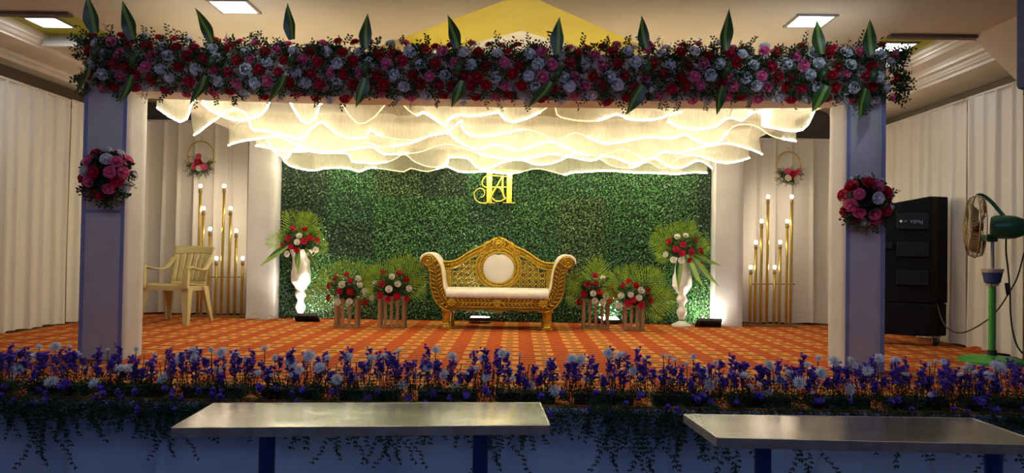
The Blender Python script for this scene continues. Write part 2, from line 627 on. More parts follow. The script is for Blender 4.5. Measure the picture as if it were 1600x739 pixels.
apex = cross2(pL1, pL2, pR1, pR2)
dl = (pL1 - apex) / (apex.y - pL1.y) * -1.0     # per metre of depth
dr = (pR1 - apex) / (pR1.y - apex.y)
HALF = 1.55
W_, E_ = apex + dl * HALF, apex + dr * HALF
S_ = Vector(((W_.x + E_.x) / 2, apex.y + 2 * HALF, CEIL))
XI, YT = 3.45, 6.40                             # inner edge of the side trays, front edge of the trays
b = MB()
A, B_, C_, D_ = (-XI, -1.9, CEIL), (XI, -1.9, CEIL), (XI, 9.72, CEIL), (-XI, 9.72, CEIL)
Nn = tuple(apex)
b.add([A, B_, C_, D_, Nn, tuple(E_), tuple(S_), tuple(W_)], [(0, 1, 4), (1, 5, 4), (1, 2, 5), (2, 6, 5), (2, 3, 6), (3, 7, 6), (3, 0, 7), (0, 4, 7)])
lip = [apex, E_, S_, W_]
b.add([tuple(p) for p in lip] + [(p.x, p.y, CEIL + 0.14) for p in lip], [(0, 1, 5, 4), (1, 2, 6, 5), (2, 3, 7, 6), (3, 0, 4, 7)])
for s in (-1, 1):                               # near side bays, flat, then the sloped haunch above the side curtains
    prof = [(s * XI, CEIL), (s * 4.17, CEIL), (s * 4.66, 2.30), (s * 4.90, 2.30)]
    yt = 6.15 if s < 0 else 6.45
    b.grid([[(x, -1.9, z) for x, z in prof], [(x, yt, z) for x, z in prof]])
    prof2 = prof + [(s * 4.90, 2.95), (s * XI, 2.95)]
    b.add([(x, yt, z) for x, z in prof2], [tuple(range(6))])
ceil_o = struct(b.build('ceiling', M['ceiling_paint'], smooth=False, fix=False))
b = MB()                                        # yellow upper level inside the diamond, with an inner opening to a white level
cxd = (W_.x + E_.x) / 2
z2 = CEIL + 0.14
in_ap = on_z(815, 48, z2)
big = 2.2
k = 0.98
inn = [Vector((in_ap.x, in_ap.y, z2)), Vector((in_ap.x + 1.05 * k, in_ap.y + 0.95, z2)), Vector((in_ap.x, in_ap.y + 1.9, z2)), Vector((in_ap.x - 1.05 * k, in_ap.y + 0.95, z2))]
oc = [(cxd - big, apex.y - 0.3, z2), (cxd + big, apex.y - 0.3, z2), (cxd + big, 9.7, z2), (cxd - big, 9.7, z2)]
b.add(oc + [tuple(p) for p in inn], [(0, 1, 4), (1, 5, 4), (1, 2, 5), (2, 6, 5), (2, 3, 6), (3, 7, 6), (3, 0, 7), (0, 4, 7)])
struct(b.build('ceiling_level', M['yellow_paint'], smooth=False, fix=False))
b = MB()
b.box((cxd, 8.0, z2 + 0.16), (4.4, 3.6, 0.02))
b.add([tuple(p) for p in inn] + [(p.x, p.y, z2 + 0.15) for p in inn], [(0, 1, 5, 4), (1, 2, 6, 5), (2, 3, 7, 6), (3, 0, 4, 7)])
struct(b.build('ceiling_level', M['white_paint'], smooth=False, fix=False))

for s, side in ((-1, 'left'), (1, 'right')):
    yt, yb, xo = (6.15, 7.08, 0.14) if s < 0 else (6.45, 7.44, 0.0)
    b = MB()                                    # tray roof
    b.box((s * 3.88, 6.78, 2.885), (0.90, 1.5, 0.03))
    struct(b.build('ceiling_tray', M['olive_paint'], smooth=False))
    b = MB()                                    # ceiling behind the tray
    b.box((s * (3.79 + xo / 2), (yb + 9.72) / 2 + 0.03, 2.80), (0.70 + xo, 9.72 - yb - 0.06, 0.06))
    struct(b.build('ceiling_bay', M['ceiling_paint'], smooth=False))
    b = MB()
    if s > 0:
        prof = [(4.10, 2.90), (4.10, 2.815), (4.13, 2.80), (4.13, 2.785), (4.15, 2.775), (4.17, 2.755), (4.26, 2.725), (4.29, 2.70), (4.29, 2.675), (4.32, 2.668), (4.335, 2.64),
                (4.345, 2.64), (4.345, 2.625), (4.37, 2.61), (4.37, 2.585), (4.90, 2.585)]
    else:
        prof = [(4.24, 2.90), (4.24, 2.835), (4.26, 2.825), (4.26, 2.805), (4.28, 2.795), (4.30, 2.775), (4.33, 2.76), (4.33, 2.745), (4.66, 2.735), (4.66, 2.70), (4.69, 2.69), (4.69, 2.65), (4.90, 2.65)]
    b.grid([[(s * x, yt, z) for x, z in prof], [(s * x, 9.70, z) for x, z in prof]])
    o = struct(b.build('trim_%s' % side, M['moulding'], smooth=False, fix=False))
    b = MB()                                    # stepped moulding along the back of the tray
    for j, (yy, zz) in enumerate(((0.045, 2.855), (0.03, 2.825), (0.015, 2.795), (0.0, 2.765))):
        b.box((s * (3.79 + xo / 2), yb + yy, zz), (0.68 + xo, 0.06, 0.027))
    struct(b.build('trim_tray_%s' % side, M['moulding'], smooth=False))
    b = MB()                                    # dark edge strip where the front ceiling ends over the tray
    b.box((s * 3.81, yt - 0.03, CEIL - 0.012), (0.74, 0.075, 0.03))
    struct(b.build('trim_edge_%s' % side, M['brown_paint'], smooth=False))
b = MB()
b.box((-4.885, 7.9, 2.55), (0.03, 3.5, 0.22))  # soffit shade over the left curtains, put in as a brown strip
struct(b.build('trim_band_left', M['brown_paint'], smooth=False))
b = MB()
b.box((4.885, 7.9, 2.48), (0.03, 3.5, 0.20))  # strip painted darker for the shade over the right curtains
struct(b.build('trim_band_right', M['band_shade'], smooth=False))

# square ceiling lights
def ceiling_light(c, size, label, group=None, rot=0.0, m='panel', z=None):
    t = thing('ceiling_light', label, 'ceiling light', (c.x, c.y, c.z), rot, group)
    f = MB()
    h = size / 2
    for sx, sy, wx, wy in ((0, h, size + .03, .022), (0, -h, size + .03, .022), (h, 0, .022, size - .01), (-h, 0, .022, size - .01)):
        f.box((sx, sy, -0.008), (wx, wy, 0.016))
    f.build('frame', M['frame_metal'], t, smooth=False, world=False)
    d = MB()
    d.box((0, 0, -0.005), (size - .02, size - .02, 0.008))
    d.build('diffuser', M[m], t, smooth=False, world=False)
    return t


c = on_z(366, 9, CEIL)
ceiling_light(c, 0.30, 'square white ceiling panel light on the cream ceiling above the left part of the garland')
c = on_z(1266, 31.5, CEIL)
ceiling_light(c, 0.30, 'square white ceiling panel light on the cream ceiling above the right part of the garland')
c = on_z(77, 33.5, 2.868)
ceiling_light(c, 0.29, 'square white panel light inside the olive ceiling recess at far left')
c = on_z(1398, 72, 2.868)
ceiling_light(c, 0.29, 'square white panel light inside the olive ceiling recess at far right')
c = on_z(645, 78, z2)
ceiling_light(Vector((c.x, c.y, z2)), 0.40, 'diamond shaped white light in the yellow ceiling level, left of the middle opening', None, PI / 4, 'cove')
c = on_z(980, 82, z2)
ceiling_light(Vector((c.x, c.y, z2)), 0.40, 'diamond shaped white light in the yellow ceiling level, right of the middle opening', None, PI / 4, 'cove')

# blue grey box hung under the ceiling at the upper right
p = at(1584, 143, 5.1)
b = MB()
b.box((p.x + 0.26, 4.85, (p.z + CEIL) / 2), (0.52, 0.50, CEIL - p.z))
tag(b.build('hanging_box', M['grey_box'], None, smooth=False, bevel=0.04), 'blue grey box hanging from the ceiling at the upper right edge of the photo', 'box')

# carpet over the whole stage
b = MB()
b.box((0, (STAGE_Y + 0.05 + 9.62) / 2, -0.01), (9.3, 9.62 - STAGE_Y - 0.05, 0.018))
o = b.build('carpet', M['carpet'], None, smooth=False)
tag(o, 'orange and red carpet with rows of yellow blocks covering the stage', 'carpet')
P = []                                          # a rumpled loose piece by the fan
c0 = on_z(1556, 552)
for i in range(25):
    row = []
    for j in range(13):
        u, v = i / 24, j / 12
        x = c0.x - 0.16 + u * 0.62
        y = c0.y - 0.06 + v * 0.40 + 0.05 * math.sin(u * 5)
        z = 0.004 + 0.075 * max(0, math.sin(PI * v)) * (0.55 + 0.45 * math.sin(u * 7 + v * 2)) * min(1, 4 * u)
        row.append((x, y, z))
    P.append(row)
b = MB()
b.grid(P)
o = b.build('carpet_offcut', M['carpet'])
sm = o.modifiers.new('thick', 'SOLIDIFY')
sm.thickness = 0.006
tag(o, 'rumpled end of orange red carpet lying on the stage behind the fan base', 'carpet')


# ------------------------------------------------------------------ pleated curtains
def curtain(name, label, p0, p1, z0, z1, face, pitch, seed, group=None, lean=0.0):
    a, e = Vector((p0[0], p0[1], 0)), Vector((p1[0], p1[1], 0))
    d = e - a
    L = d.length
    d.normalize()
    n = Vector((face[0], face[1], 0))
    rnd = random.Random(seed)
    ridges, x = [], pitch * rnd.uniform(0.2, 0.7)
    while x < L:
        ridges.append((x, rnd.uniform(0.6, 1.2), rnd.uniform(-0.02, 0.02)))
        x += pitch * rnd.uniform(0.85, 1.15)
    us = [i * 0.010 for i in range(int(L / 0.010) + 1)] + [L]
    rows = 9
    P = []
    for u in us:
        col = []
        for j in range(rows):
            v = j / (rows - 1)
            off = 0.012 * math.sin(u * 9 + seed) + 0.010 * wob(u * 5, v * 1.5, seed)
            for rx, ra, rd in ridges:
                q = (u - rx - rd * (1 - v)) / 0.016
                if abs(q) < 3:
                    off += 0.052 * ra * math.exp(-q * q) * (0.8 + 0.3 * (1 - v))
            q = a + d * u + n * off
            col.append((q.x, q.y, z0 + (z1 - z0) * v + (0.006 * math.sin(u * 14 + seed) if j == 0 else 0)))
        P.append(col)
    b = MB()
    b.grid(P)
    o = b.build(name, M['curtain'], fix=False)
    hem = MB()
    hem.tube([(a + d * u + n * 0.015).to_3d() + Vector((0, 0, z1)) for u in (0, L * .25, L * .5, L * .75, L)], 0.014, 5)
    hem.build('curtain_rail', M['curtain'], o, world=True)
    return tag(o, label, 'curtain', group)


XL = -4.64
ya = 4.92 * FPX / (809 - 96)
curtain('curtain', 'cream pleated curtain panel on the left wall at the left edge of the photo', (XL, 4.6), (XL, ya), 0.02, 2.44, (1, 0), 0.19, 1)
curtain('curtain', 'narrow cream pleated curtain panel on the left wall beside the left front pillar', (XL + 0.02, ya + 0.03), (XL + 0.06, 9.42), 0.02, 2.44, (1, 0), 0.20, 2)
curtain('curtain', 'white pleated curtain behind the plastic chair and left bulb stand', (XL + 0.1, 9.5), (-2.80, 9.5), 0.02, 2.46, (0, -1), 0.225, 3)
curtain('curtain', 'white pleated curtain behind the right bulb stand', (2.80, 9.5), (4.62, 9.5), 0.02, 2.34, (0, -1), 0.225, 4)
yr = 4.36 * FPX / (1506 - 809)
curtain('curtain', 'white pleated curtain panel on the right wall behind the black loudspeakers', (4.64, 9.42), (4.64, yr + 0.015), 0.02, 2.42, (-1, 0), 0.20, 5)
yq = 4.36 * FPX / (1596 - 809)
curtain('curtain', 'white pleated curtain panel on the right wall behind the green fan', (4.64, yr - 0.02), (4.64, yq), 0.02, 2.42, (-1, 0), 0.19, 6)
b = MB()
b.box((4.72, yq - 0.45, 1.15), (0.12, 0.86, 2.28))
struct(b.build('wall_panel_right', M['dark_wall'], smooth=False))

# ------------------------------------------------------------------ canopy frame with cloth wrapped pillars
canopy = thing('wedding_canopy', 'cloth wrapped four post wedding canopy frame standing on the stage', 'canopy', (0, 7.5, 0))
PF0, PF1 = 5.66, 5.97
PILLARS = ((-3.035, -2.705, PF0, PF1, 1), (2.75, 3.045, PF0, PF1, 1), (-3.0, -2.66, 9.05, 9.36, 0), (2.66, 3.0, 9.05, 9.36, 0))
for x0, x1, y0, y1, front in PILLARS:
    b = MB()
    P = []
    for j in range(13):
        z = 0.002 + 2.40 * j / 12
        ring = []
        corners = [(x0, y0), (x1, y0), (x1, y1), (x0, y1)]
        for kk in range(4):
            ax, ay = corners[kk]
            bx, by = corners[(kk + 1) % 4]
            for t in (0.02, 0.25, 0.5, 0.75, 0.98):
                x, y = ax + (bx - ax) * t, ay + (by - ay) * t
                pin = 0.010 * math.sin(PI * t)               # stretch cloth pulls in between the bars
                mx, my = (x0 + x1) / 2, (y0 + y1) / 2
                x += (mx - x) * pin + 0.004 * wob(x * 6, z * 2, kk)
                y += (my - y) * pin + 0.004 * wob(y * 6, z * 2, kk + 5)
                ring.append((x, y, z))
        P.append(ring + [ring[0]])
    b.grid(P)
    pl = b.build('pillar', M['pillar_cloth'], canopy)
    if front:
        e = MB()
        wdt = 0.028
        for xx in (x0 + wdt / 2, x1 - wdt / 2):
            e.box((xx, y0 - 0.003, 1.05), (wdt, 0.006, 2.09))
        e.box(((x0 + x1) / 2, y0 - 0.003, 1.13), (x1 - x0 - 2 * wdt, 0.006, 0.022))
        eo = e.build('frame_bar', M['blue_bar'], pl, smooth=False)
        eo['label'] = 'blue frame bars showing through the cloth'
def beam_sag(x):                                    # the long beam sags a little
    return -0.040 * (1 - (x / 3.05) ** 2)


b = MB()
P = []
for i in range(31):
    x = -3.05 + 6.10 * i / 30
    P.append([(x, y, z + beam_sag(x)) for y, z in ((5.67, 2.06), (5.67, 2.41), (5.96, 2.41), (5.96, 2.06), (5.67, 2.06))])
b.grid(P)
b.add(P[0][:4] + P[-1][:4], [(0, 1, 2, 3), (7, 6, 5, 4)])
b.build('front_beam', M['beam_cloth'], canopy, smooth=False)
b = MB()
b.box((0, 9.2, 2.26), (6.00, 0.28, 0.30))
b.build('back_beam', M['beam_cloth'], canopy, smooth=False, bevel=0.015)
for s in (-1, 1):
    b = MB()
    b.box((s * 2.88, 7.51, 2.29), (0.22, 3.10, 0.20))
    b.build('side_beam', M['beam_cloth'], canopy, smooth=False, bevel=0.015)

# net roof and six ruffled rows with a light strip sewn along each hem
roof = thing('net_roof', 'cream net cloth stretched under the top of the canopy', 'net cloth', (0, 7.5, 2.17))
P = []
for i in range(70):
    x = -2.86 + 5.72 * i / 69
    row = []
    for j in range(40):
        y = 5.97 + 3.1 * j / 39
        z = 2.17 - 0.03 * abs(math.sin(j / 39 * PI * 5)) - 0.018 * wob(x * 3, y * 1.2, 3) - 0.012 * math.sin(x * 21 + 2 * wob(x, y, 1))
        row.append((x, y, z))
    P.append(row)
b = MB()
b.grid(P)
b.build('net_sheet', M['net_roof'], roof, fix=False)
b = MB()
rr = random.Random(5)
for i in range(26):                              # gathers and tie ends of the net
    x = rr.uniform(-2.6, 2.6)
    y = rr.uniform(6.1, 8.2)
    z = 2.15
    b.tube([(x, y, z), (x + rr.uniform(-.05, .05), y + .02, z - 0.05), (x + rr.uniform(-.06, .06), y + .03, z - rr.uniform(.08, .15))], [0.004, 0.005, 0.002], 4)
to = b.build('tie', M['beam_cloth'], roof)
to['kind'] = 'stuff'

ROWS = [
    ('first', 6.35, [(245,168),(258,180),(272,187),(286,183),(300,168),(320,153),(327,149),(326,156),(319,163),(328,172),(350,182),(372,187),(395,186),(412,182),(422,170),(425,155),(432,148),(445,150),(455,168),(470,188),(483,194),(497,188),(502,165),(512,156),(530,160),(543,178),(560,193),(572,194),(590,184),(602,165),(610,156),(622,156),(635,168),(650,179),(662,176),(678,187),(698,199),(703,187),(715,179),(745,178),(780,177),(790,190),(803,194),(822,186),(845,172),(866,160),(870,180),(885,188),(905,191),(935,187),(966,176),(980,185),(1005,190),(1025,188),(1050,178),(1068,172)]),
    ('second', 6.62, [(1046,187),(1065,196),(1095,203),(1115,200),(1130,188),(1145,184),(1165,185),(1180,173),(1195,171),(1203,176),(1195,192),(1185,199),(1212,200),(1258,201),(1268,175)]),
    ('third', 7.05, [(297,209),(325,199),(345,188),(355,175),(365,168),(378,173),(385,190),(395,203),(420,207),(445,212),(470,217),(478,203),(500,190),(522,205),(545,217),(570,212),(575,200),(590,210),(620,219),(645,219),(670,210),(700,205),(710,198),(722,190),(722,200),(735,213),(765,210),(795,206),(825,205),(860,215),(875,216),(900,205),(925,220),(945,227),(970,222),(995,215),(1020,214),(1045,219),(1070,212),(1100,222),(1125,220),(1142,200),(1160,196),(1185,199),(1215,212),(1243,221)]),
    ('fourth', 7.75, [(356,227),(400,219),(430,212),(455,222),(485,236),(510,238),(540,233),(570,222),(600,230),(640,222),(695,209),(715,220),(745,232),(775,228),(805,236),(830,228),(860,222),(890,236),(915,242),(950,238),(975,235),(1010,250),(1040,236),(1060,240),(1080,235),(1110,228),(1140,222),(1165,232),(1187,243)]),
    ('fifth', 8.3, [(403,229),(440,235),(480,236),(520,240),(545,233),(580,229),(605,243),(650,236),(690,228),(720,230),(760,243),(800,250),(830,246),(860,240),(890,247),(925,250),(950,243),(985,257),(1015,253),(1040,262),(1065,245),(1100,246),(1140,254),(1168,248)]),
    ('sixth', 8.7, [(422,222),(430,238),(445,246),(452,235),(470,232),(500,240),(540,238),(550,252),(585,256),(610,250),(630,240),(650,254),(675,262),(698,255),(700,245),(730,248),(745,262),(760,265),(785,252),(810,250),(840,258),(870,252),(900,240),(930,246),(960,258),(990,262),(1020,248),(1060,262),(1090,252),(1112,264)]),
    ('seventh', 9.0, [(443,247),(450,258),(490,267),(512,264),(540,262),(560,267),(580,263),(630,268),(640,262),(670,268),(700,261),(715,267),(760,269),(790,272),(820,266),(840,264),(880,273),(900,268),(950,268),(1000,269),(1050,273),(1085,268),(1106,270)]),
]
for idx, (word, dep, pts) in enumerate(ROWS):
    base = [at(px, py, dep) for px, py in pts]
    path = smooth_path(base, 0.045)
    acc, out = 0.0, []
    for i, q in enumerate(path):
        if i:
            acc += (q - path[i - 1]).length
        out.append(Vector((q.x, q.y + 0.09 * math.sin(acc * 9 + idx) + 0.05 * wob(acc * 3, idx), q.z)))
    dr_ = thing('net_ruffle', '%s row of cream net ruffle from the canopy front, edged by a light strip' % word, 'net ruffle', (0, dep, 2.15), 0, 'light edged net ruffles under the canopy')
    P = []
    for i, q in enumerate(out):
        row = []
        top = 2.15 - 0.03 * abs(wob(q.x * 2, idx))
        for j in range(8):
            t = j / 7
            yy = dep + (q.y - dep) * t ** 1.3 + 0.035 * math.sin(i * 0.55 + idx) * math.sin(PI * t) * 0.8
            row.append((q.x + 0.02 * math.sin(PI * t) * wob(i * 0.3, t, idx), yy, top + (q.z - top) * t))
        P.append(row)
    b = MB()
    b.grid(P)
    b.build('net_sheet', M['net'], dr_, fix=False)
    # the strip shines towards the viewer on most of its length and is turned away on the rest
    segs, cur, lit = [], [out[0]], True
    run = 0
    rr = random.Random(40 + idx)
    lim = rr.randint(22, 44)
    for q in out[1:]:
        cur.append(q)
        run += 1
        if run >= lim:
            segs.append((cur, lit))
            cur, run = [q], 0
            lit = not lit
            lim = rr.randint(20, 48) if lit else rr.randint(8, 16)
    segs.append((cur, lit))
    for sg, l in segs:
        if len(sg) > 1:
            b = MB()
            b.tube(sg, 0.0068 if l else 0.005, 6)
            so = b.build('light_strip', M['led'] if l else M['led_dim'], dr_)
            if not l:
                so['label'] = 'dimmer turned length of the light strip'

# ------------------------------------------------------------------ wall of artificial box hedge panels
hedge = thing('hedge_wall', 'backdrop wall of green artificial box hedge mats behind the sofa', 'hedge wall', (0, 9.27, 0))
b = MB()
b.box((0, 9.275, 1.135), (5.32, 0.03, 2.26))
b.build('backing', M['hedge_back'], hedge, smooth=False)
PW, PH = 0.57, 0.38
leafmesh = []
for var in range(3):
    rr = random.Random(100 + var)
    b = MB()
    for i in range(1250):
        x, z = rr.uniform(-PW / 2, PW / 2), rr.uniform(-PH / 2, PH / 2)
        y = -rr.uniform(0.0, 0.045)
        az, el = rr.uniform(0, 2 * PI), rr.uniform(-0.1, 1.0)
        d = Vector((math.cos(az) * math.cos(el), -math.sin(el), math.sin(az) * math.cos(el)))
        L = rr.uniform(0.016, 0.030)
        s = d.orthogonal().normalized()
        s.rotate(Quaternion(d, rr.uniform(0, 6.28)))
        c0 = Vector((x, y, z))
        b.add([c0, c0 + d * L * 0.5 + s * L * 0.30, c0 + d * L, c0 + d * L * 0.5 - s * L * 0.30], [(0, 1, 2, 3)], 1 if rr.random() < 0.10 else 0)
    leafmesh.append(b.mesh('box_leaves', [HEDGE[0], M['hedge_glint']], smooth=False, fix=False))
variants = {}
rr = random.Random(9)
cols = 10
for c in range(cols):
    for r in range(6):
        x = -2.64 + PW / 2 + c * PW - (0.19 if False else 0)
        z = 0.012 + PH / 2 + r * PH
        if x + PW / 2 > 2.72:
            x = 2.64 - PW / 2
        kk = rr.choice((0, 0, 1, 1, 2, 2, 3, 5, 0, 1))
        if c in (0, 9) and r >= 3 or (c, r) in ((1, 2), (3, 4), (6, 2), (6, 3)):
            kk = 4 if (c, r) not in ((6, 2), (6, 3)) else 3
        if r <= 1 and kk in (4,):
            kk = 0
        v = rr.randrange(3)
        key = (v, kk)
        if key not in variants:
            me = leafmesh[v].copy()
            me.materials[0] = HEDGE[kk]
            variants[key] = me
        put('hedge_mat', variants[key], hedge, Matrix.Translation((x, 9.258 - rr.uniform(0, 0.006), z)) @ Matrix.Rotation(rr.choice((0, PI)), 4, 'Y'))

# gold monogram in front of the hedge
YM = 9.16
mono = thing('monogram_sign', 'gold monogram of a serif H crossed by a script A, on the hedge wall', 'sign', (at(778, 318, YM).x, YM, at(778, 318, YM).z))
b = MB()
def q_(px, py):
    return at(700 + px / 7.39, 240 + py / 7.39, YM)
for xa, xb in ((452, 505), (682, 735)):
    c1, c2 = q_(xa, 195), q_(xb, 570)
    b.box(((c1.x + c2.x) / 2, YM, (c1.z + c2.z) / 2), (c2.x - c1.x, 0.014, c1.z - c2.z))
    for yy in (190, 568):
        c1, c2 = q_(xa - 42, yy - 5), q_(xb + 42, yy + 5)
        b.box(((c1.x + c2.x) / 2, YM, (c1.z + c2.z) / 2), (c2.x - c1.x, 0.013, c1.z - c2.z))
b.bar(q_(500, 386), q_(690, 386), 0.012, 0.012)
o = b.build('letter', M['gold_mirror'], mono, smooth=False)
o['label'] = 'bold serif letter H'
b = MB()
for pts, r in (([(375,505),(402,497),(424,462),(412,418),(375,402),(335,415),(304,455),(308,510),(345,555),(410,572),(470,552),(525,450),(590,330),(632,255)], [.006] * 7 + [.009] * 7),
               ([(636,250),(631,330),(632,430),(645,500),(670,522)], [.013] * 5),
               ([(690,268),(640,262),(560,258),(470,252),(424,275),(394,330),(406,372),(450,395)], [.008] * 8),
               ([(505,465),(540,410),(575,388),(612,415),(638,480),(655,515),(610,548),(545,545),(512,512)], [.008] * 9)):
    path = smooth_path([q_(*p) + Vector((0, -0.014, 0)) for p in pts], 0.012)
    n = len(path)
    rad = [r[min(len(r) - 1, int(i / n * len(r)))] for i in range(n)]
    b.tube(path, rad, 6, flat=(1, 0.5, 1))
o = b.build('letter', M['gold_mirror'], mono)
o['label'] = 'slanted script letter A with a curled tail'
b = MB()
for px, py in ((478, 300), (708, 300)):
    c1 = q_(px, py)
    b.tube([c1, c1 + Vector((0, 0.11, 0))], 0.006, 6)
b.build('mounting_pin', M['gold_mirror'], mono)


# ------------------------------------------------------------------ gold wedding sofa
SCX, SPM = 778.0, 139.0


def sx(px):
    return (px - SCX) / SPM


def sz(py):
    return 0.88 - (py - 390.7) / SPM


s0 = on_z(778, 509)
sofa = thing('sofa', 'carved gold wedding sofa with scroll arms and white upholstery in front of the hedge wall', 'sofa', (s0.x, 8.47, 0))
YF, YB = -0.26, 0.24                             # front and back of the seat


def sbuild(b, name, m, parent=None, **kw):
    return b.build(name, M[m], parent or sofa, world=False, **kw)


# arms
armpath = [(708, 476), (699, 472), (691, 463), (686, 449), (684.5, 434), (682.5, 421), (678, 411.5), (672, 406)]
for s in (-1, 1):
    def ax(px):
        return sx(px) * (1 if s < 0 else -1)
    cpath = [Vector((ax(px), 0, sz(py))) for px, py in armpath]
    cpath = smooth_path(cpath, 0.02)
    b = MB()
    wid = [0.070 - 0.012 * i / len(cpath) for i in range(len(cpath))]
    L_, R_ = [], []
    for i, p in enumerate(cpath):
        t = (cpath[min(i + 1, len(cpath) - 1)] - cpath[max(i - 1, 0)]).normalized()
        n = Vector((-t.z, 0, t.x))
        L_.append(p + n * wid[i])
        R_.append(p - n * wid[i])
    outline = [(p.x, p.z) for p in L_] + [(p.x, p.z) for p in reversed(R_)]
    n = len(cpath)
    vs = []
    for y in (YF, YB):
        vs += [(p.x, y, p.z) for p in L_] + [(p.x, y, p.z) for p in R_]
    fs = []
    for i in range(n - 1):
        fs += [(i, i + 1, n + i + 1, n + i), (2 * n + i, 3 * n + i, 3 * n + i + 1, 2 * n + i + 1), (i, 2 * n + i, 2 * n + i + 1, i + 1), (n + i, n + i + 1, 3 * n + i + 1, 3 * n + i)]
    fs += [(0, n, 3 * n, 2 * n), (n - 1, 2 * n - 1 + 2 * n, 2 * n - 1, n - 1)][:1]
    b.add(vs, fs)
    sc = Vector((ax(671.5), 0, sz(409)))
    prof = []
    m = 20
    for y in (YF - 0.012, YB):
        prof.append([(sc.x + 0.078 * math.cos(2 * PI * k2 / m), y, sc.z + 0.072 * math.sin(2 * PI * k2 / m)) for k2 in range(m)])
    b.add(prof[0] + prof[1], [tuple(range(m)), tuple(range(2 * m - 1, m - 1, -1))] + [(k2, m + k2, m + (k2 + 1) % m, (k2 + 1) % m) for k2 in range(m)])
    arm = sbuild(b, 'arm', 'gold_dark', auto=True)
    c = MB()                                     # carved relief: edge beads, a vein and pairs of leaves along it, a spiral on the scroll
    yf = YF - 0.006
    c.tube([(p.x, yf, p.z) for p in L_], 0.009, 6)
    c.tube([(p.x, yf, p.z) for p in R_], 0.009, 6)
    c.tube([(p.x, yf, p.z) for p in cpath], 0.006, 5)
    for i in range(1, n - 1, 2):
        t = (cpath[i + 1] - cpath[i - 1]).normalized()
        nn = Vector((-t.z, 0, t.x))
        for sg in (-1, 1):
            d = (t * 0.8 + nn * sg).normalized()
            a = cpath[i] + nn * sg * 0.006
            e = a + d * (wid[i] * 1.05)
            c.tube([(a.x, yf, a.z), ((a.x + e.x) / 2, yf - 0.008, (a.z + e.z) / 2), (e.x, yf, e.z)], [0.004, 0.010, 0.004], 5)
    sp = []
    for i in range(44):
        th = i / 43 * 4.4 * PI
        rad_ = 0.072 * (1 - 0.80 * i / 43)
        sp.append((sc.x - s * -1 * rad_ * math.cos(th), YF - 0.016, sc.z + rad_ * math.sin(th) * 0.93))
    c.tube(sp, 0.008, 6)
    c.ball((sc.x, YF - 0.02, sc.z), (0.018, 0.012, 0.018), 8, 5)
    sbuild(c, 'arm_carving', 'gold', arm)
    u = MB()                                     # white pad over the inside and the top of the scroll
    pad = [Vector((ax(px), 0, sz(py))) for px, py in ((703, 462), (696.5, 452), (693.5, 440), (692, 428), (689.5, 417), (685.5, 406), (680, 400), (672, 397.5), (665, 399.5), (660.5, 404), (660, 410))]
    pad = smooth_path(pad, 0.02)
    rows = []
    for y, ins in ((YF + 0.005, 0.022), (YF + 0.0, 0.010), (YF + 0.02, 0.0), (YB - 0.02, 0.0), (YB, 0.02)):
        row = []
        for i, p in enumerate(pad):
            t = (pad[min(i + 1, len(pad) - 1)] - pad[max(i - 1, 0)]).normalized()
            nn = Vector((t.z, 0, -t.x)) * (1 if s < 0 else -1)
            q = p - nn * ins + nn * 0.012
            row.append((q.x, y, q.z))
        rows.append(row)
    u.grid(rows)
    uo = sbuild(u, 'arm_pad', 'white_leather', arm)
    uo['label'] = 'white padded inside of the arm'

# back: carved top rail, stiles, pierced lattice, medallion
half = [(0, 371), (6, 371.5), (11, 374), (16, 379), (24, 383), (34, 387), (46, 393), (58, 401), (68, 407), (78, 409.5), (92, 409.5)]
top = [(sx(SCX - x), sz(y)) for x, y in reversed(half)] + [(sx(SCX + x), sz(y)) for x, y in half[1:]]
tp = smooth_path([Vector((x, 0, z)) for x, z in top], 0.02)


def top_z(x):
    for i in range(len(tp) - 1):
        if tp[i].x <= x <= tp[i + 1].x:
            f = (x - tp[i].x) / max(1e-6, tp[i + 1].x - tp[i].x)
            return tp[i].z + (tp[i + 1].z - tp[i].z) * f
    return tp[0].z


YBK = 0.18
b = MB()
band = 0.095
vs, fs = [], []
n = len(tp)
for y in (YBK - 0.025, YBK + 0.025):
    vs += [(p.x, y, p.z) for p in tp] + [(p.x, y, max(p.z - band - 0.03 * math.exp(-(p.x / .15) ** 2), sz(452))) for p in tp]
for i in range(n - 1):
    fs += [(i, i + 1, n + i + 1, n + i), (2 * n + i, 3 * n + i, 3 * n + i + 1, 2 * n + i + 1), (i, 2 * n + i, 2 * n + i + 1, i + 1), (n + i, n + i + 1, 3 * n + i + 1, 3 * n + i)]
b.add(vs, fs)
for s in (-1, 1):
    b.box((s * 0.600, YBK, (sz(409) + sz(456)) / 2), (0.10, 0.05, sz(409) - sz(456)))
b.box((0, YBK, sz(456)), (1.26, 0.05, 0.05))
back = sbuild(b, 'backrest', 'gold', smooth=False)
c = MB()
yy = YBK - 0.030
c.tube([(p.x, yy, p.z - 0.008) for p in tp], 0.013, 6)
c.tube([(p.x, yy, p.z - 0.078) for p in tp if abs(p.x) > 0.16], 0.0, 3) if False else None
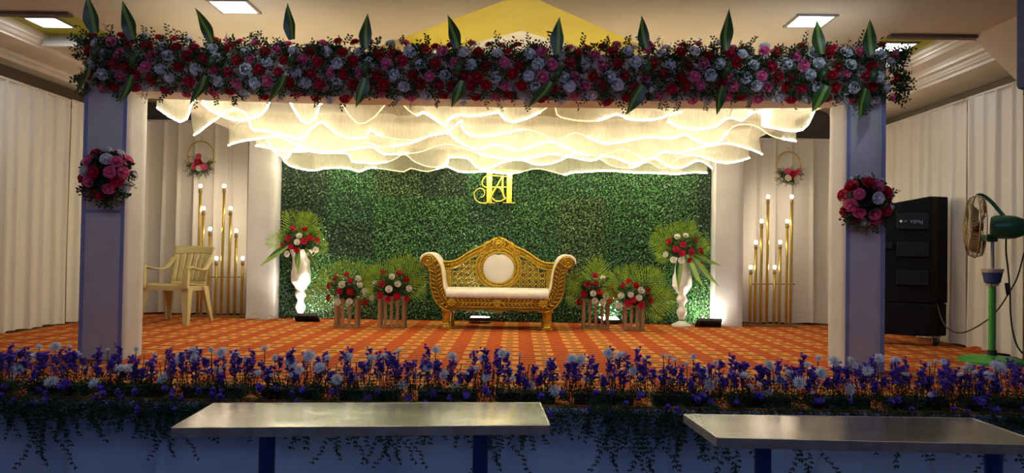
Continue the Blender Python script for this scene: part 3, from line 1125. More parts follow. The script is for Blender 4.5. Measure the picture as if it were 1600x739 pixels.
for s in (-1, 1):
    low = [(p.x, yy, p.z - 0.082) for p in tp if s * p.x > 0.17]
    c.tube(low, 0.010, 6)
    seq = [p for p in tp if s * p.x > 0.10]
    if s < 0:
        seq = seq[::-1]
    for i in range(0, len(seq) - 1):
        p, q = seq[i], seq[i + 1]
        t = (q - p).normalized()
        nn = Vector((-t.z, 0, t.x))
        if nn.z < 0:
            nn = -nn
        a, e = p - nn * 0.022, p - nn * 0.070 + t * 0.035
        c.tube([(a.x, yy, a.z), ((a.x + e.x) / 2, yy - 0.010, (a.z + e.z) / 2), (e.x, yy, e.z)], [0.004, 0.010, 0.004], 5)
    # leaves that spring from the crest
    for i in range(7):
        th = 0.25 + i * 0.26
        a = Vector((s * 0.10, yy, sz(383)))
        e = a + Vector((s * math.sin(th) * 0.11, 0, 0.05 - 0.10 * (1 - math.cos(th))))
        c.tube([a, (a + e) / 2 + Vector((0, -0.014, 0.008)), e], [0.006, 0.016, 0.004], 6)
    sp = [(s * (0.20 - 0.048 * (1 - k2 / 30 * 0.8) * math.cos(k2 / 30 * 3.4 * PI)), yy - 0.006, sz(397.5) + 0.044 * (1 - k2 / 30 * 0.8) * math.sin(k2 / 30 * 3.4 * PI)) for k2 in range(31)]
    c.tube(sp, 0.010, 6)
sbuild(c, 'top_carving', 'gold', back)
c = MB()
cz = sz(381)
rh = 0.085
dia = [(0, rh), (rh * .95, 0), (0, -rh), (-rh * .95, 0)]
c.tube([(x, yy - 0.008, cz + z) for x, z in dia], 0.012, 6, closed=True)
for k2 in range(8):
    a = k2 * PI / 4
    c.ball((0.032 * math.cos(a), yy - 0.012, cz + 0.032 * math.sin(a)), (0.020, 0.016, 0.020), 7, 5)
c.ball((0, yy - 0.020, cz), (0.022, 0.02, 0.022), 8, 5)
for k2 in range(-3, 4):
    c.ball((k2 * 0.022, yy - 0.004, sz(371) - 0.004 - abs(k2) * 0.010), (0.016, 0.014, 0.018), 7, 5)
sbuild(c, 'crest', 'gold', back)
mc = Vector((0, yy, sz(419.5)))
c = MB()
ring = []
for k2 in range(48):
    a = 2 * PI * k2 / 48
    ring.append((1.06 * math.cos(a), math.sin(a)))
for rad_, rt, dy in ((0.245, 0.014, 0.0), (0.180, 0.012, -0.006), (0.213, 0.020, 0.004)):
    c.tube([(mc.x + rad_ * x, mc.y + dy, mc.z + rad_ * z) for x, z in ring], rt, 6, closed=True)
for k2 in range(40):
    a = 2 * PI * k2 / 40
    c.tube([(mc.x + 1.06 * 0.192 * math.cos(a), mc.y - 0.008, mc.z + 0.192 * math.sin(a)), (mc.x + 1.06 * 0.236 * math.cos(a + .12), mc.y - 0.010, mc.z + 0.236 * math.sin(a + .12))], [0.009, 0.005], 5)
sbuild(c, 'medallion_frame', 'gold', back)
c = MB()
P = []
for k2 in range(49):
    a = 2 * PI * k2 / 48
    notch = 1.0 - 0.13 * math.exp(-((a - PI / 2) / 0.22) ** 2)
    row = []
    for j in range(6):
        r = 0.172 * j / 5 * (1 + (notch - 1) * j / 5)
        row.append((mc.x + 1.03 * r * math.cos(a), mc.y - 0.004 - 0.022 * math.sqrt(max(0, 1 - (j / 5) ** 2.5)), mc.z + r * math.sin(a)))
    P.append(row)
c.grid(P)
mo = sbuild(c, 'medallion_pad', 'white_leather', back)
mo['label'] = 'round white padded medallion'
c = MB()                                        # pierced lattice of rings
g = 0.072
for i in range(-8, 9):
    for j in range(0, 6):
        x = i * g
        z = sz(449) + j * g * 0.93
        if abs(x) > 0.575 or z > top_z(x) - 0.10:
            continue
        if ((x - mc.x) / 1.06) ** 2 + (z - mc.z) ** 2 < 0.245 ** 2:
            continue
        c.tube([(x + 0.029 * math.cos(2 * PI * k2 / 12), yy + 0.012, z + 0.028 * math.sin(2 * PI * k2 / 12)) for k2 in range(12)], 0.0070, 5, closed=True)
        c.ball((x, yy + 0.006, z), (0.008, 0.008, 0.008), 6, 4)
        for k2 in range(4):
            a = PI / 4 + k2 * PI / 2
            c.ball((x + 0.046 * math.cos(a), yy + 0.012, z + 0.045 * math.sin(a)), (0.009, 0.008, 0.009), 5, 4)
lo = sbuild(c, 'lattice', 'gold', back)
lo['kind'] = 'stuff'
lo['label'] = 'pierced gold lattice of small rings'

# seat, rail, apron, legs
c = MB()
P = []
for i in range(61):
    x = -0.565 + 1.13 * i / 60
    row = []
    for (y, z) in ((YF - 0.02, sz(464)), (YF - 0.035, sz(461.5)), (YF - 0.03, sz(457)), (YF - 0.01, sz(453.5)), (YF + 0.05, sz(451.5)), (0.0, sz(450)), (YBK - 0.03, sz(450.5)), (YBK - 0.03, sz(464))):
        pleat = 0.006 * math.sin(x * 90 + z * 160) if y < YF - 0.005 else 0.0
        row.append((x * (1 if abs(x) < .5 else 0.995), y + pleat, z + pleat * 0.4))
    P.append(row)
c.grid(P)
c.add([P[0][k2] for k2 in range(8)] + [P[60][k2] for k2 in range(8)], [tuple(range(8)), tuple(range(15, 7, -1))])
so = sbuild(c, 'seat', 'white_leather', fix=True)
so['label'] = 'long white seat pad with pleated front'
c = MB()
zr0, zr1 = sz(479), sz(464)
c.box((0, (YF + YB) / 2, (zr0 + zr1) / 2), (1.16, YB - YF, zr1 - zr0))
rail = sbuild(c, 'seat_rail', 'gold_dark', smooth=False)
c = MB()
for z in (zr1 - 0.008, (zr0 + zr1) / 2, zr0 + 0.006):
    c.tube([(-0.60, YF - 0.006, z), (0.60, YF - 0.006, z)], 0.008, 6)
for row, (za, zb) in enumerate(((zr1 - 0.01, (zr0 + zr1) / 2), ((zr0 + zr1) / 2, zr0 + 0.01))):
    for i in range(28):
        x = -0.57 + i * 0.042
        if abs(x) < 0.06:
            continue
        dx = 0.040 * (1 if row == 0 else -1) * (1 if x < 0 else -1)
        c.tube([(x, YF - 0.006, za), (x + dx / 2, YF - 0.013, (za + zb) / 2), (x + dx, YF - 0.006, zb)], [0.004, 0.009, 0.004], 5)
for x in (0, -0.50, 0.50):
    c.ball((x, YF - 0.01, (zr0 + zr1) / 2), (0.045, 0.018, 0.045), 10, 6)
    for k2 in range(8):
        a = k2 * PI / 4
        c.ball((x + 0.036 * math.cos(a), YF - 0.018, (zr0 + zr1) / 2 + 0.036 * math.sin(a)), (0.014, 0.010, 0.014), 6, 4)
sbuild(c, 'rail_carving', 'gold', rail)
c = MB()
ap = []
for i in range(61):
    x = -0.52 + 1.04 * i / 60
    a = abs(x)
    zb = zr0 - 0.022 - 0.030 * math.exp(-((a) / 0.09) ** 2) - 0.018 * math.exp(-((a - 0.30) / 0.08) ** 2) - 0.028 * math.exp(-((a - 0.50) / 0.06) ** 2)
    ap.append((x, zb))
vs, fs = [], []
for y in (YF + 0.0, YF + 0.025):
    vs += [(x, y, zr0) for x, z in ap] + [(x, y, z) for x, z in ap]
n = 61
for i in range(n - 1):
    fs += [(i, i + 1, n + i + 1, n + i), (2 * n + i, 3 * n + i, 3 * n + i + 1, 2 * n + i + 1), (n + i, n + i + 1, 3 * n + i + 1, 3 * n + i)]
c.add(vs, fs)
c.tube([(x, YF - 0.003, z + 0.006) for x, z in ap], 0.006, 5)
sbuild(c, 'apron', 'gold_dark', smooth=False)
for lx in (-0.555, 0.555):
    for ly in (YF + 0.06, YB - 0.05):
        c = MB()
        rows = []
        for z, w, dy in ((zr0 + 0.005, 0.058, 0), (zr0 - 0.03, 0.060, 0), (zr0 - 0.05, 0.048, 0), (0.14, 0.044, 0), (0.07, 0.040, 0), (0.05, 0.052, -.006), (0.02, 0.056, -.010), (0.0, 0.050, -.010)):
            ring = []
            for k2 in range(8):
                a = PI / 8 + k2 * PI / 4
                ring.append((lx + 1.08 * w * math.cos(a), ly + dy + 1.08 * w * math.sin(a), z))
            rows.append(ring + [ring[0]])
        c.grid(rows)
        c.add([r for r in rows[-1][:8]], [tuple(range(8))])
        for z in (zr0 - 0.04, 0.06):
            c.tube([(lx + 0.058 * math.cos(2 * PI * k2 / 12), ly + 0.058 * math.sin(2 * PI * k2 / 12), z) for k2 in range(12)], 0.008, 5, closed=True)
        sbuild(c, 'leg', 'gold', auto=True)

# ------------------------------------------------------------------ moulded plastic armchair
cp = on_z(276, 503)
chair = thing('plastic_chair', 'cream moulded plastic armchair with slatted back beside the left bulb stand', 'chair', (cp.x, cp.y, 0), math.radians(-7))


def cb(b, name, parent=None, m='plastic', **kw):
    return b.build(name, M[m], parent or chair, world=False, **kw)


def slab(P, th):                                 # thick sheet from a grid of points
    b = MB()
    n, k = len(P), len(P[0])
    b.grid(P)
    Q = []
    for i in range(n):
        row = []
        for j in range(k):
            u = Vector(P[min(i + 1, n - 1)][j]) - Vector(P[max(i - 1, 0)][j])
            v = Vector(P[i][min(j + 1, k - 1)]) - Vector(P[i][max(j - 1, 0)])
            row.append(tuple(Vector(P[i][j]) - u.cross(v).normalized() * th))
        Q.append(row)
    b.grid([r[::-1] for r in Q])
    nk = n * k
    def a(i, j):
        return i * k + j
    def q(i, j):
        return nk + i * k + (k - 1 - j)
    fs = []
    for i in range(n - 1):
        fs += [(a(i, 0), q(i, 0), q(i + 1, 0), a(i + 1, 0)), (a(i, k - 1), a(i + 1, k - 1), q(i + 1, k - 1), q(i, k - 1))]
    for j in range(k - 1):
        fs += [(a(0, j), a(0, j + 1), q(0, j + 1), q(0, j)), (a(n - 1, j), q(n - 1, j), q(n - 1, j + 1), a(n - 1, j + 1))]
    b.f += fs
    b.m += [0] * len(fs)
    return b


P = []
for i in range(13):
    u = i / 12
    row = []
    for j in range(9):
        v = j / 8
        x = (u - 0.5) * (0.50 - 0.06 * v)
        y = -0.25 + 0.46 * v
        z = 0.425 - 0.03 * v + 0.018 * (2 * u - 1) ** 2 - (0.02 * max(0, 0.25 - v) * 4) * 0.6
        row.append((x, y, z))
    P.append(row)
cb(slab(P, -0.012), 'seat')
b = MB()                                         # skirt below the seat
for a_, e_ in (((-.245, -.25, .40), (.245, -.25, .40)), ((-.245, -.25, .40), (-.215, .20, .385)), ((.245, -.25, .40), (.215, .20, .385)), ((-.215, .20, .385), (.215, .20, .385))):
    b.bar(a_, e_, 0.012, 0.055)
cb(b, 'seat_skirt', smooth=False)


def backpt(u, v):                                # u -1..1 across, v 0..1 up
    w = 0.215 + 0.035 * v ** 1.5
    x = u * w
    y = 0.215 + 0.155 * v + 0.03 * v * v - 0.045 * u * u * (0.4 + v)
    z = 0.40 + 0.475 * v - 0.012 * u * u * v
    return Vector((x, y, z))


P = [[tuple(backpt(u, v)) for v in (0.80, 0.85, 0.9, 0.95, 1.0)] for u in [i / 10 - 1 for i in range(21)]]
back = cb(slab(P, 0.014), 'backrest')
P = [[tuple(backpt(u, v)) for v in (0.0, 0.06, 0.12)] for u in [i / 10 - 1 for i in range(21)]]
cb(slab(P, 0.014), 'lower_rail', back)
edges = [-1.0, -0.74, -0.42, -0.10, 0.22, 0.54, 0.80, 1.0]
for i in range(7):
    u0, u1 = edges[i] + (0.018 if i else 0), edges[i + 1] - (0.018 if i < 6 else 0)
    P = [[tuple(backpt(u0 + (u1 - u0) * q / 3, v)) for v in [0.10 + 0.72 * k2 / 6 for k2 in range(7)]] for q in range(4)]
    cb(slab(P, 0.012), 'slat', back)
for s in (-1, 1):
    pts = [(s * .262, -.265, .60), (s * .272, -.26, .635), (s * .275, -.20, .645), (s * .272, -.06, .622), (s * .258, .10, .615), (s * .238, .20, .66), (s * .236, .275, .74)]
    path = smooth_path([Vector(p) for p in pts], 0.03)
    P = [[tuple(p + Vector((dx, 0, -0.004 * (dx / .027) ** 2))) for dx in (-.036, -.018, 0, .018, .036)] for p in path]
    arm = cb(slab(P, 0.016 * (-1)), 'arm')
    b = MB()
    b.bar((s * .255, -.262, .40), (s * .264, -.262, .625), 0.066, 0.050)
    cb(b, 'arm_post', arm, smooth=False, bevel=0.004)
    for (tx, ty), (bx, by), nm in (((s * .235, -.24), (s * .275, -.285), 'f'), ((s * .215, .19), (s * .265, .275), 'r')):
        b = MB()
        for (ddx, ddy, wx, wy) in ((0, (-.0 if nm == 'f' else .0),   .078, .016), (s * .030, (.030 if nm == 'f' else -.030), .016, .078)):
            vs = []
            for (cx2, cy2, z, kx) in ((bx, by, 0.0, 0.62), (tx, ty, 0.41, 1.25)):
                for dx, dy in ((-.5, -.5), (.5, -.5), (.5, .5), (-.5, .5)):
                    vs.append((cx2 + ddx * kx + dx * (wx * kx if wx > .03 else wx), cy2 + ddy * kx + dy * (wy * kx if wy > .03 else wy), z))
            b.add(vs, [(3, 2, 1, 0), (4, 5, 6, 7), (0, 1, 5, 4), (1, 2, 6, 5), (2, 3, 7, 6), (3, 0, 4, 7)])
        cb(b, 'leg', smooth=False, bevel=0.003)

# ------------------------------------------------------------------ steel topped tables in front of the stage
ZT = 0.10


def steel_table(label, corners, legs, kink=False):
    FL, FR, BR, BL = corners
    cx = (FL.x + FR.x + BR.x + BL.x) / 4
    cy = (FL.y + FR.y + BR.y + BL.y) / 4
    t = thing('steel_table', label, 'table', (cx, cy, -0.65))
    b = MB()
    n, k = 24, 8
    P = []
    for i in range(n + 1):
        row = []
        for j in range(k + 1):
            u, v = i / n, j / k
            p = (FL * (1 - u) + FR * u) * (1 - v) + (BL * (1 - u) + BR * u) * v
            row.append((p.x, p.y, ZT + 0.0022 * wob(p.x * 4, p.y * 7, 2) + 0.001 * wob(p.x * 13, p.y * 13)))
        P.append(row)
    b.grid(P)
    top = b.build('table_top', M['steel'], t, fix=False)
    b = MB()
    loop = [FL, FR, BR, BL]
    for i in range(4):
        a, e = loop[i], loop[(i + 1) % 4]
        a3, e3 = Vector((a.x, a.y, ZT - 0.02)), Vector((e.x, e.y, ZT - 0.02))
        b.bar(a3, e3, 0.010, 0.042)
    b.build('rim', M['steel_edge'], top, smooth=False, bevel=0.002)
    b = MB()
    b.add([(p.x, p.y, ZT - 0.025) for p in loop], [(0, 3, 2, 1)])
    b.build('underside', M['stage_wood'], top, smooth=False, fix=False)
    for lx in legs:
        b = MB()
        ly = cy + (lx - cx) * (FR.y - FL.y) / (FR.x - FL.x)
        b.tube([(lx, ly, -0.65), (lx, ly, ZT - 0.03)], 0.037, 14)
        b.box((lx, ly, -0.64), (0.10, 0.42, 0.02))
        b.box((lx, ly, ZT - 0.035), (0.06, 0.40, 0.02))
        b.build('leg', M['blue_steel'], t, auto=True)
    return t


steel_table('stainless steel topped table with blue legs left of the gap in front of the stage', (on_z(268, 668.5, ZT), on_z(858.5, 664.5, ZT), on_z(843.5, 629, ZT), on_z(334, 630, ZT)),
            (on_z(407, 655, ZT).x, on_z(750, 653, ZT).x))
fl, bl = on_z(1122, 684, ZT), on_z(1069, 647, ZT)
steel_table('stainless steel topped table with blue legs cut off by the right edge of the photo', (fl, Vector((2.52, fl.y - 0.03, ZT)), Vector((2.50, bl.y + 0.02, ZT)), bl),
            (on_z(1196, 668, ZT).x, on_z(1538, 668, ZT).x))

# ------------------------------------------------------------------ stage skirt
P = []
for i in range(421):
    x = -4.2 + 8.9 * i / 420
    row = []
    for j in range(7):
        v = j / 6
        sag = 0.0
        for kx in (-2.9, -2.2, -1.7, -1.05, -0.35, 0.22, 0.75, 1.15, 1.5, 1.95, 2.6, 3.2):
            q = (x - kx + 0.03 * (1 - v)) / 0.028
            if abs(q) < 3:
                sag += 0.028 * math.exp(-q * q)
        row.append((x, STAGE_Y - 0.022 - sag * (0.35 + 0.75 * (1 - v)) - 0.010 * wob(x * 3, v * 2, 5), -0.645 + 0.643 * v))
    P.append(row)
b = MB()
b.grid(P)
tag(b.build('stage_skirt', M['skirt_cloth'], None, fix=False), 'blue lit pale cloth skirt hanging down the front of the stage', 'cloth')

# ------------------------------------------------------------------ spiral fluted vases
def vase(px, pyfoot, d, prof, label):
    p = at(px, pyfoot, d)
    t = thing('vase', label, 'vase', (p.x, d, 0))
    b = MB()
    full = []
    for i in range(len(prof) - 1):
        (r0, z0), (r1, z1) = prof[i], prof[i + 1]
        m = max(1, int(abs(z1 - z0) / 0.012))
        for k2 in range(m):
            f = k2 / m
            f2 = f * f * (3 - 2 * f)
            full.append((r0 + (r1 - r0) * f2, z0 + (z1 - z0) * f))
    full.append(prof[-1])
    body = [q for q in full if q[1] > 0.06]
    b.lathe(body, 40, ripple=lambda a, z, i: 0.085 * max(0, math.cos(4 * a + z * 14)) + 0.085 * max(0, math.cos(4 * a - z * 14)) - 0.03)
    b.build('body', M['vase'], t, world=False)
    b = MB()
    b.lathe([(prof[0][0] * 1.0, 0.0), (prof[0][0], 0.018), (prof[0][0] * .82, 0.030), (prof[0][0] * .5, 0.045), (prof[0][0] * .34, 0.062)], 28)
    b.build('foot', M['vase'], t, world=False, auto=True)
    b = MB()
    z1, r1 = prof[-1][1], prof[-1][0]
    b.tube([(r1 * math.cos(2 * PI * k2 / 28), r1 * math.sin(2 * PI * k2 / 28), z1) for k2 in range(28)], 0.006, 6, closed=True)
    b.build('rim', M['vase'], t, world=False)
    return t, z1


VL, zl = vase(469, 497, 9.0, [(0.085, 0.0), (0.03, 0.06), (0.030, 0.08), (0.058, 0.16), (0.032, 0.235), (0.062, 0.31), (0.040, 0.365), (0.060, 0.38), (0.105, 0.48), (0.112, 0.56), (0.098, 0.66), (0.100, 0.74), (0.128, 0.845)],
              'white spiral fluted vase beside the left rear pillar, brightly lit from its foot')
VR, zr = vase(1065, 503, 9.02, [(0.122, 0.0), (0.04, 0.06), (0.032, 0.08), (0.062, 0.17), (0.034, 0.245), (0.062, 0.32), (0.040, 0.38), (0.060, 0.40), (0.108, 0.50), (0.110, 0.56), (0.088, 0.68), (0.072, 0.78), (0.078, 0.835)],
              'white spiral fluted vase beside the right rear pillar with a wide round foot')

# ------------------------------------------------------------------ slatted wooden planters
PLANT = []
for px, py, w, h, ns, lab in ((540, 512.5, 0.265, 0.33, 4, 'slatted wooden planter box first from the left vase'), (611, 513, 0.305, 0.36, 5, 'slatted wooden planter box just left of the sofa'),
                              (931, 514, 0.315, 0.34, 5, 'slatted wooden planter box just right of the sofa, lit from behind'), (991, 517, 0.235, 0.30, 4, 'slatted wooden planter box between the lit planter and the right vase')):
    p = on_z(px, py)
    t = thing('slatted_planter', lab, 'planter', (p.x, p.y + 0.08, 0), 0, None)
    dp = 0.16
    rr = random.Random(px)
    for side in range(4):
        R = Matrix.Rotation(side * PI / 2, 3, 'Z')
        for i in range(ns):
            x = -w / 2 + 0.019 + (w - 0.038) * i / (ns - 1)
            if side in (1, 3) or side == 2 and 0 < i < ns - 1:
                continue
            b = MB()
            c0 = R @ Vector((x, -dp / 2 + 0.006, h / 2 + rr.uniform(-.004, .004)))
            b.box(c0, (0.031, 0.012, h - 0.01), R)
            b.build('slat', M['wood'], t, smooth=False, world=False)
        for z in (0.015, h - 0.03):
            b = MB()
            if side in (0, 2):
                b.box(R @ Vector((0, -dp / 2 + 0.018, z)), (w - 0.012, 0.012, 0.028), R)
            else:
                b.box(R @ Vector((0, -w / 2 + 0.012, z)), (dp - 0.05, 0.012, 0.028), R)
            b.build('rail', M['wood'], t, smooth=False, world=False)
    PLANT.append((t, w, h))

# ------------------------------------------------------------------ floodlights on the floor
def floodlight(px, py, w, rotz, tilt, label, power, show=1.0):
    p = on_z(px, py)
    t = thing('floodlight', label, 'floodlight', (p.x, p.y, 0), rotz)
    b = MB()
    R = Matrix.Rotation(tilt, 3, 'X')
    zc = 0.050
    b.box((0, 0, zc), (w, 0.150, 0.038), R)
    for i in range(5):
        b.box(Vector((0, 0, zc)) + R @ Vector((w * (-0.4 + 0.2 * i), 0, -0.026)), (0.008, 0.13, 0.016), R)
    b.build('housing', M['black_plastic'], t, smooth=False, world=False, bevel=0.006)
    b = MB()
    b.box(Vector((0, 0, zc)) + R @ Vector((0, 0, 0.0205)), (w - 0.03, 0.115, 0.005), R)
    b.build('lens', M['flood'], t, smooth=False, world=False)
    b = MB()
    for sx_ in (-1, 1):
        b.bar((sx_ * (w / 2 + 0.006), 0, zc), (sx_ * (w / 2 + 0.006), 0.05, 0.004), 0.006, 0.02)
    b.bar((-w / 2, 0.05, 0.006), (w / 2, 0.05, 0.006), 0.02, 0.006)
    b.build('bracket', M['black_plastic'], t, smooth=False, world=False)
    l = bpy.data.lights.new('flood_beam', 'SPOT')
    l.energy = power
    l.color = (1.0, 0.93, 0.76)
    l.spot_size = math.radians(145)
    l.spot_blend = 0.6
    l.shadow_soft_size = 0.05
    o = bpy.data.objects.new('flood_beam', l)
    COL.objects.link(o)
    o.parent = t
    dirv = R @ Vector((0, 0, 1))
    o.location = Vector((0, 0, zc)) + dirv * 0.03
    o.rotation_euler = dirv.to_track_quat('-Z', 'Y').to_euler()
    return t


floodlight(479, 502.5, 0.27, 0.0, -0.55, 'black floodlight on the carpet at the foot of the left vase', 60)
floodlight(750, 504.5, 0.25, 0.0, 0.0, 'black floodlight with a white lens on the carpet under the sofa', 45)
floodlight(951, 506, 0.25, 0.25, 0.20, 'floodlight with a glaring lens behind the slatted planter right of the sofa', 26)
floodlight(1107, 511, 0.29, -0.05, -0.62, 'black floodlight on the carpet before the right rear pillar', 34)

# ------------------------------------------------------------------ stands of glowing bulbs on brass rods
def bulb_stand(rods, base, cross, d, label):
    p = at((base[0] + base[1]) / 2, base[2], d)
    t = thing('bulb_stand', label, 'lamp', (p.x, d, 0))
    for px, py, pyb in rods:
        top_ = at(px, py + 8, d)
        bot = at(pyb, base[2], d)
        x = top_.x - 0.003
        b = MB()
        b.tube([(x, d, 0.02), (x, d, (top_.z) * 0.45), (x + 0.004, d, top_.z * 0.7), (top_.x, d, top_.z)], 0.0175, 8)
        rod = b.build('rod', M['brass'], t)
        b = MB()
        b.lathe([(0.014, -0.01), (0.021, 0.0), (0.023, 0.03), (0.019, 0.036), (0.017, 0.060)], 10, (top_.x, d, top_.z))
        b.build('socket', M['dull_brass'], rod, auto=True)
        b = MB()
        b.lathe([(0.010, 0.055), (0.014, 0.066), (0.019, 0.078), (0.020, 0.087), (0.016, 0.099), (0.006, 0.106)], 12, (top_.x, d, top_.z))
        b.build('bulb', M['bulb'], rod)
    b = MB()
    a, e = at(base[0], base[2], d), at(base[1], base[2], d)
    b.box(((a.x + e.x) / 2, d, 0.012), (e.x - a.x, 0.05, 0.022))
    for x in (a.x + 0.05, e.x - 0.05):
        b.box((x, d, 0.010), (0.04, 0.24, 0.018))
    b.build('base_bar', M['dull_brass'], t, smooth=False)
    b = MB()
    a, e = at(cross[0], cross[2], d), at(cross[1], cross[2], d)
    b.tube([(a.x, d, a.z), (e.x, d, e.z)], 0.006, 6)
    b.build('cross_bar', M['dull_brass'], t)
    return t


bulb_stand([(313, 293, 312), (318, 328, 321), (328, 360, 330), (338, 406, 338), (350, 293, 350), (360, 328, 360), (369, 363, 369), (379, 406, 379)],
           (300, 384, 497), (322, 381, 433), 9.22, 'brass stand with eight glowing bulbs on rods between the chair and left rear pillar')
bulb_stand([(1173, 420, 1173), (1181, 381, 1182), (1190, 348, 1191), (1200, 310, 1201), (1210, 420, 1211), (1219, 381, 1220), (1230, 348, 1230), (1237, 310, 1240)],
           (1164, 1246, 504), (1172, 1242, 444), 9.22, 'brass stand with eight glowing bulbs on rods right of the right rear pillar')

# ------------------------------------------------------------------ loudspeakers on castors
sp0 = on_z(1452, 542)
ROT = math.radians(-24)
def speaker_box(loc, w, dep, h, label, slope, plates, castors):
    t = thing('loudspeaker', label, 'loudspeaker', loc, ROT)
    b = MB()
    ch = 0.10                                    # chamfered right edge; the top of a sloped box falls away to the left
    out = [(-w, 0), (0, 0), (ch * 0.7, ch), (ch * 1.6, ch * 1.6), (ch * 1.6, dep), (-w, dep)]
    vs = [(x, y, 0) for x, y in out] + [(x, y, h - slope * max(0.0, -x / w)) for x, y in out]
    if slope:
        pass
    n = len(out)
    b.add(vs, [tuple(range(n))[::-1], tuple(range(n, 2 * n))] + [(i, (i + 1) % n, n + (i + 1) % n, n + i) for i in range(n)])
    body = b.build('cabinet', M['black_box'], t, smooth=False, world=False, bevel=0.012)
    for (x0, x1, z0, z1, thick) in plates:
        b = MB()
        b.box(((x0 + x1) / 2, -thick / 2, (z0 + z1) / 2), (x1 - x0, thick, z1 - z0))
        b.build('back_plate', M['black_plate'], t, smooth=False, world=False, bevel=0.008)
    for x, y in castors:
        b = MB()
        b.tube([(x - 0.018, y, -0.052), (x + 0.018, y, -0.052)], 0.045, 16)
        w2 = b.build('castor', M['black_plastic'], t, world=False, auto=True)
        b = MB()
        b.box((x, y, -0.012), (0.07, 0.07, 0.012))
        for sg in (-1, 1):
            b.box((x + sg * 0.026, y, -0.035), (0.005, 0.035, 0.05))
        b.build('fork', M['grey_metal'], w2, smooth=False, world=False)
    return t, body


zsplit = at(1452, 474, sp0.y).z
ztop = at(1452, 306, sp0.y).z
low, _ = speaker_box((sp0.x, sp0.y, 0.10), 0.62, 0.27, zsplit - 0.105, 'lower black loudspeaker cabinet on castors by the right curtain', 0.0, [], [(-0.55, 0.06), (0.06, 0.14), (-0.55, 0.22), (0.08, 0.23)])
HU = ztop - zsplit
up_, ub = speaker_box((sp0.x + 0.01, sp0.y, zsplit), 0.66, 0.27, HU, 'upper tall black loudspeaker cabinet with stepped back plates stacked by the right curtain', 0.13,
                      [(-0.30, -0.02, HU - 0.33, HU - 0.17, 0.035), (-0.30, -0.02, HU - 0.60, HU - 0.455, 0.035), (-0.30, -0.02, HU - 0.88, HU - 0.73, 0.035), (-0.66, -0.33, HU - 0.53, HU - 0.46, 0.03)], [])
fc = bpy.data.curves.new('lettering', 'FONT')
fc.body = 'YEMaJ'
fc.size = 0.045
fc.extrude = 0.001
fc.materials.append(M['grey_metal'])
f0 = bpy.data.objects.new('lettering_curve', fc)
fo = bpy.data.objects.new('lettering', bpy.data.meshes.new_from_object(f0))
bpy.data.objects.remove(f0)
COL.objects.link(fo)
fo.parent = up_
fo.location = (-0.185, -0.0365, HU - 0.268)
fo.rotation_euler = (PI / 2, 0, 0)
fo['label'] = 'small grey lettering'
for x, z, m, r in ((-0.262, HU - 0.250, 'lamp_white', 0.014), (-0.222, HU - 0.250, 'lamp_green', 0.012), (-0.385, HU - 0.17, 'lamp_white', 0.010)):
    b = MB()
    b.ball((x, -0.037 if x > -0.3 else -0.003, z), (r, 0.006, r), 8, 5)
    b.build('knob', M[m], up_, world=False)

# ------------------------------------------------------------------ pedestal fan
fp = on_z(1550, 566)
fan = thing('pedestal_fan', 'green pedestal fan with a brass wire guard turned to the stage at far right', 'fan', (fp.x, fp.y, 0))
DF = fp.y
b = MB()
b.lathe([(0.255, 0.0), (0.255, 0.018), (0.235, 0.030), (0.16, 0.048), (0.06, 0.060)], 28, (fp.x, DF, 0))
b.build('base', M['green_pole'], fan, auto=True)
b = MB()
zp1 = at(1550, 443, DF).z
b.tube([(fp.x, DF, 0.055), (fp.x, DF, zp1)], 0.028, 12)
b.build('pole', M['green_pole'], fan, auto=True)
b = MB()
b.lathe([(0.037, 0.055), (0.037, 0.10), (0.03, 0.105)], 14, (fp.x, DF, 0))
b.build('collar', M['black_plastic'], fan, auto=True)
zm = at(1560, 354, DF).z
b = MB()
b.tube([(fp.x, DF, zp1 - 0.02), (fp.x, DF, zm - 0.06)], 0.014, 10)
b.build('upper_rod', M['grey_metal'], fan, auto=True)
axis = Vector((-0.915, 0.40, 0.02)).normalized()
hub = at(1527, 354, DF) + Vector((0.02, 0.0, 0))
hub.y = DF + 0.02
up3 = Vector((0, 0, 1))
side = axis.cross(up3).normalized()
upv = side.cross(axis)


def fpt(a, r, off):
    return hub + axis * off + side * (r * math.cos(a)) + upv * (r * math.sin(a))


b = MB()
mot = fp + Vector((0, 0, zm))
RM = axis.to_track_quat('Z', 'Y').to_matrix()
prof = [(0.02, 0.03), (0.085, 0.035), (0.098, 0.06), (0.100, 0.15), (0.096, 0.20), (0.075, 0.255), (0.035, 0.285), (0.0, 0.29)]
tmp = MB()
tmp.lathe(prof, 20)
b.add([hub - axis * 0.06 + RM @ Vector((v[0], v[1], -v[2])) for v in tmp.v], tmp.f)
mo = b.build('motor', M['green_enamel'], fan, auto=True)
b = MB()
b.bar(mot + Vector((0, -0.02, -0.085)), mot + Vector((-0.10, -0.04, -0.10)), 0.07, 0.05)
b.bar(mot + Vector((0.0, 0, -0.13)), mot + Vector((0.0, 0, -0.06)), 0.06, 0.06)
b.build('yoke', M['green_enamel'], mo, smooth=False, bevel=0.008)
RG = 0.265
guard = MB()
nw = 60
for k2 in range(nw):
    a = 2 * PI * k2 / nw
    guard.tube([fpt(a, 0.075, 0.090), fpt(a, 0.17, 0.087), fpt(a, RG * 0.93, 0.065), fpt(a, RG, 0.02), fpt(a, RG * 0.93, -0.030), fpt(a, 0.12, -0.050)], 0.0018, 3)
for r, off, th in ((RG, 0.02, 0.006), (0.075, 0.091, 0.004), (0.17, 0.087, 0.0025), (0.12, -0.050, 0.004), (0.23, 0.074, 0.0025), (RG * 0.93, -0.030, 0.003), (0.19, -0.04, 0.0025)):
    guard.tube([fpt(2 * PI * k2 / 40, r, off) for k2 in range(40)], th, 5, closed=True)
